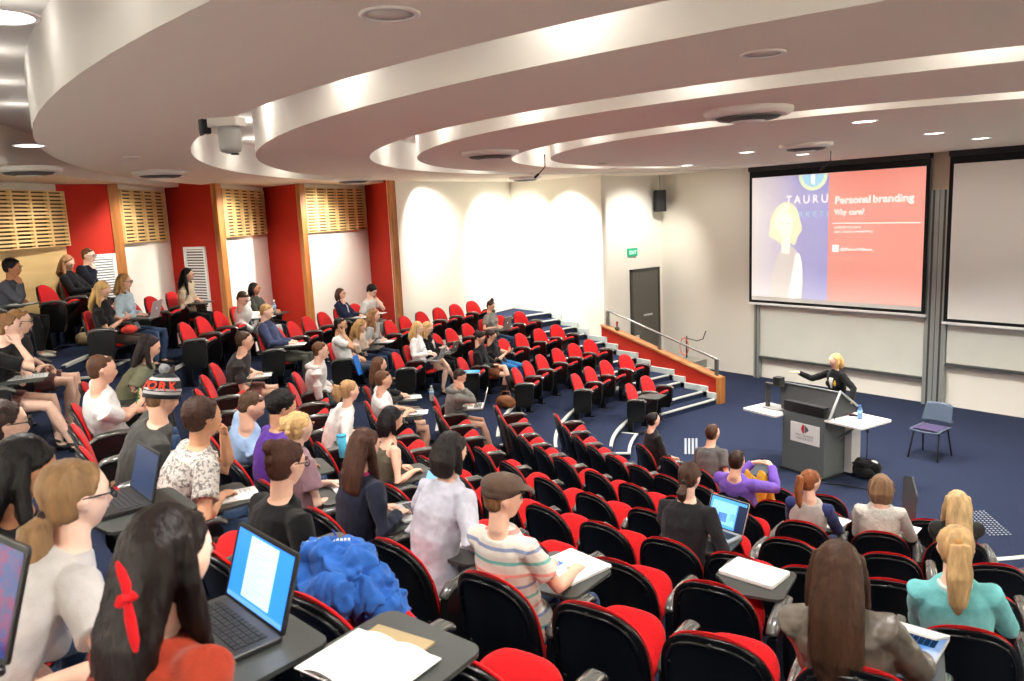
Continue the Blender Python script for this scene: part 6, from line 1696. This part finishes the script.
for x, y, lab in ((-10.0, 9.9, 'dark slot in the ceiling'), (-11.2, 11.4, 'second dark slot in the ceiling toward the corner')):
    b = MB(); b.lathe([(.1, ZC - .004), (.02, ZC - .006)], (x, y, 0), 20); o = link('ceiling_plate', b, mat('mesh_grey', (140, 130, 122))); tag(o, lab + ' beyond the last cove', 'ceiling plate')
WARM = (1, .96, .9)
# lamps hidden in the coves
def cove(i, degs, e):
    c, rd, ro = SLOTS[i]
    for d in degs:
        t = math.radians(d); r = rd + .2
        x, y = c[0] + r * math.cos(t), c[1] + r * math.sin(t)
        if y > 15.5 or x < -16.2: continue
        lamp('cove_lamp', 'POINT', (x, y, 5.2), e, color=(1, .97, .92), size=.05)
cove(0, (-104, -99.5, -95, -90, -85), COVE_E * .22)
cove(1, (-135, -124, -113, -102, -91, -80, -69), COVE_E)
cove(2, (-160, -146, -132, -119, -105, -91, -77, -63, -50), COVE_E)
cove(3, (-190, -170, -152, -136, -120, -104, -86, -70, -52, -30), COVE_E)
# added spot lamps filling the seating with light, no fittings modelled
GEN = [(-12.6, 5.4), (-10.2, 4.0), (-7.6, 3.4), (-5.0, 3.2), (-2.3, 3.3), (-11.8, 8.6), (-9.3, 6.9), (-6.4, 5.2), (-3.9, 5.6), (-1.9, 6.0), (-8.4, 9.3), (-12.8, 11.4), (-10.4, 10.4), (-1.2, 1.2), (-4.6, .5), (-6.6, .0), (-10.6, .6), (1.0, 4.5), (-2.2, 9.5)]
for x, y in GEN: lamp('added_fill_lamp', 'SPOT', (x, y, ZC - .02), GEN_E, color=WARM, size=.12, spot=2.35, blend=.8)
STG = [(-4.85, 10.71), (-5.08, 12.68), (-7.67, 10.72), (-7.85, 12.55), (-10.42, 12.62), (-4.32, 8.0)]
for x, y in STG: lamp('stage_lamp', 'SPOT', (x, y, ZC - .03), STG_E, color=WARM, size=.1, spot=2.0, blend=.5)
# wall washers
for x, y, dx, dy, e in ((-15.3, 11.6, -.7, .8, 1.0), (-14.9, 9.6, -.9, .35, .8), (-14.6, 7.6, -.9, -.3, .55), (-14.3, 5.6, -.9, -.2, .5), (-13.9, 3.7, -.9, -.2, .35), (-12.8, 2.6, -.7, -.5, .16), (-14.6, 12.2, .0, .7, 1.0), (-12.4, 14.6, -.9, .1, .4)):
    lamp('unseen_wall_washer', 'SPOT', (x, y, ZC - .03), WASH_E * e, color=WARM, size=.08, direction=(dx, dy, -1.25), spot=1.7, blend=.8)

for x, y, dx, dy in ((3.0, 13.0, .9, 0), (3.0, 10.0, .9, 0), (3.0, 7.0, .9, 0), (3.0, 4.0, .9, 0), (3.0, 1.0, .9, 0), (-1.5, -.6, .1, -.9), (-5.0, -.6, 0, -.9), (-8.5, -.4, -.3, -.9), (1.0, -1.0, .3, -.9), (1.5, 14.6, .0, .9), (-1.0, 14.6, 0, .9), (-12.0, 14.2, 0, .9), (-9.6, 13.8, 0, .9), (-7.2, 13.8, 0, .9), (-4.8, 13.8, 0, .9)):  # added washers on the right, back and front walls, lifting bounce and brightness
    lamp('unseen_wall_washer', 'SPOT', (x, y, ZC - .03), BACK_E * (.03 if -13 < x < -2 and y > 13.5 else 1), color=WARM, size=.08, direction=(dx, dy, -1.1), spot=1.9, blend=.8)
w = bpy.data.worlds.new('world'); SC.world = w; w.use_nodes = True
w.node_tree.nodes['Background'].inputs[0].default_value = (1, .95, .9, 1); w.node_tree.nodes['Background'].inputs[1].default_value = .05
vs = SC.view_settings; SC.display_settings.display_device = 'sRGB'
vs.view_transform = 'Standard'; vs.look = 'None'; vs.gamma = 1.0; vs.use_curve_mapping = False; vs.exposure = EXPO
cy = SC.cycles; cy.use_denoising = True; cy.max_bounces = 8; cy.diffuse_bounces = 5; cy.sample_clamp_indirect = 6; cy.caustics_reflective = False; cy.caustics_refractive = False
try: cy.denoiser = 'OPENIMAGEDENOISE'
except Exception: pass
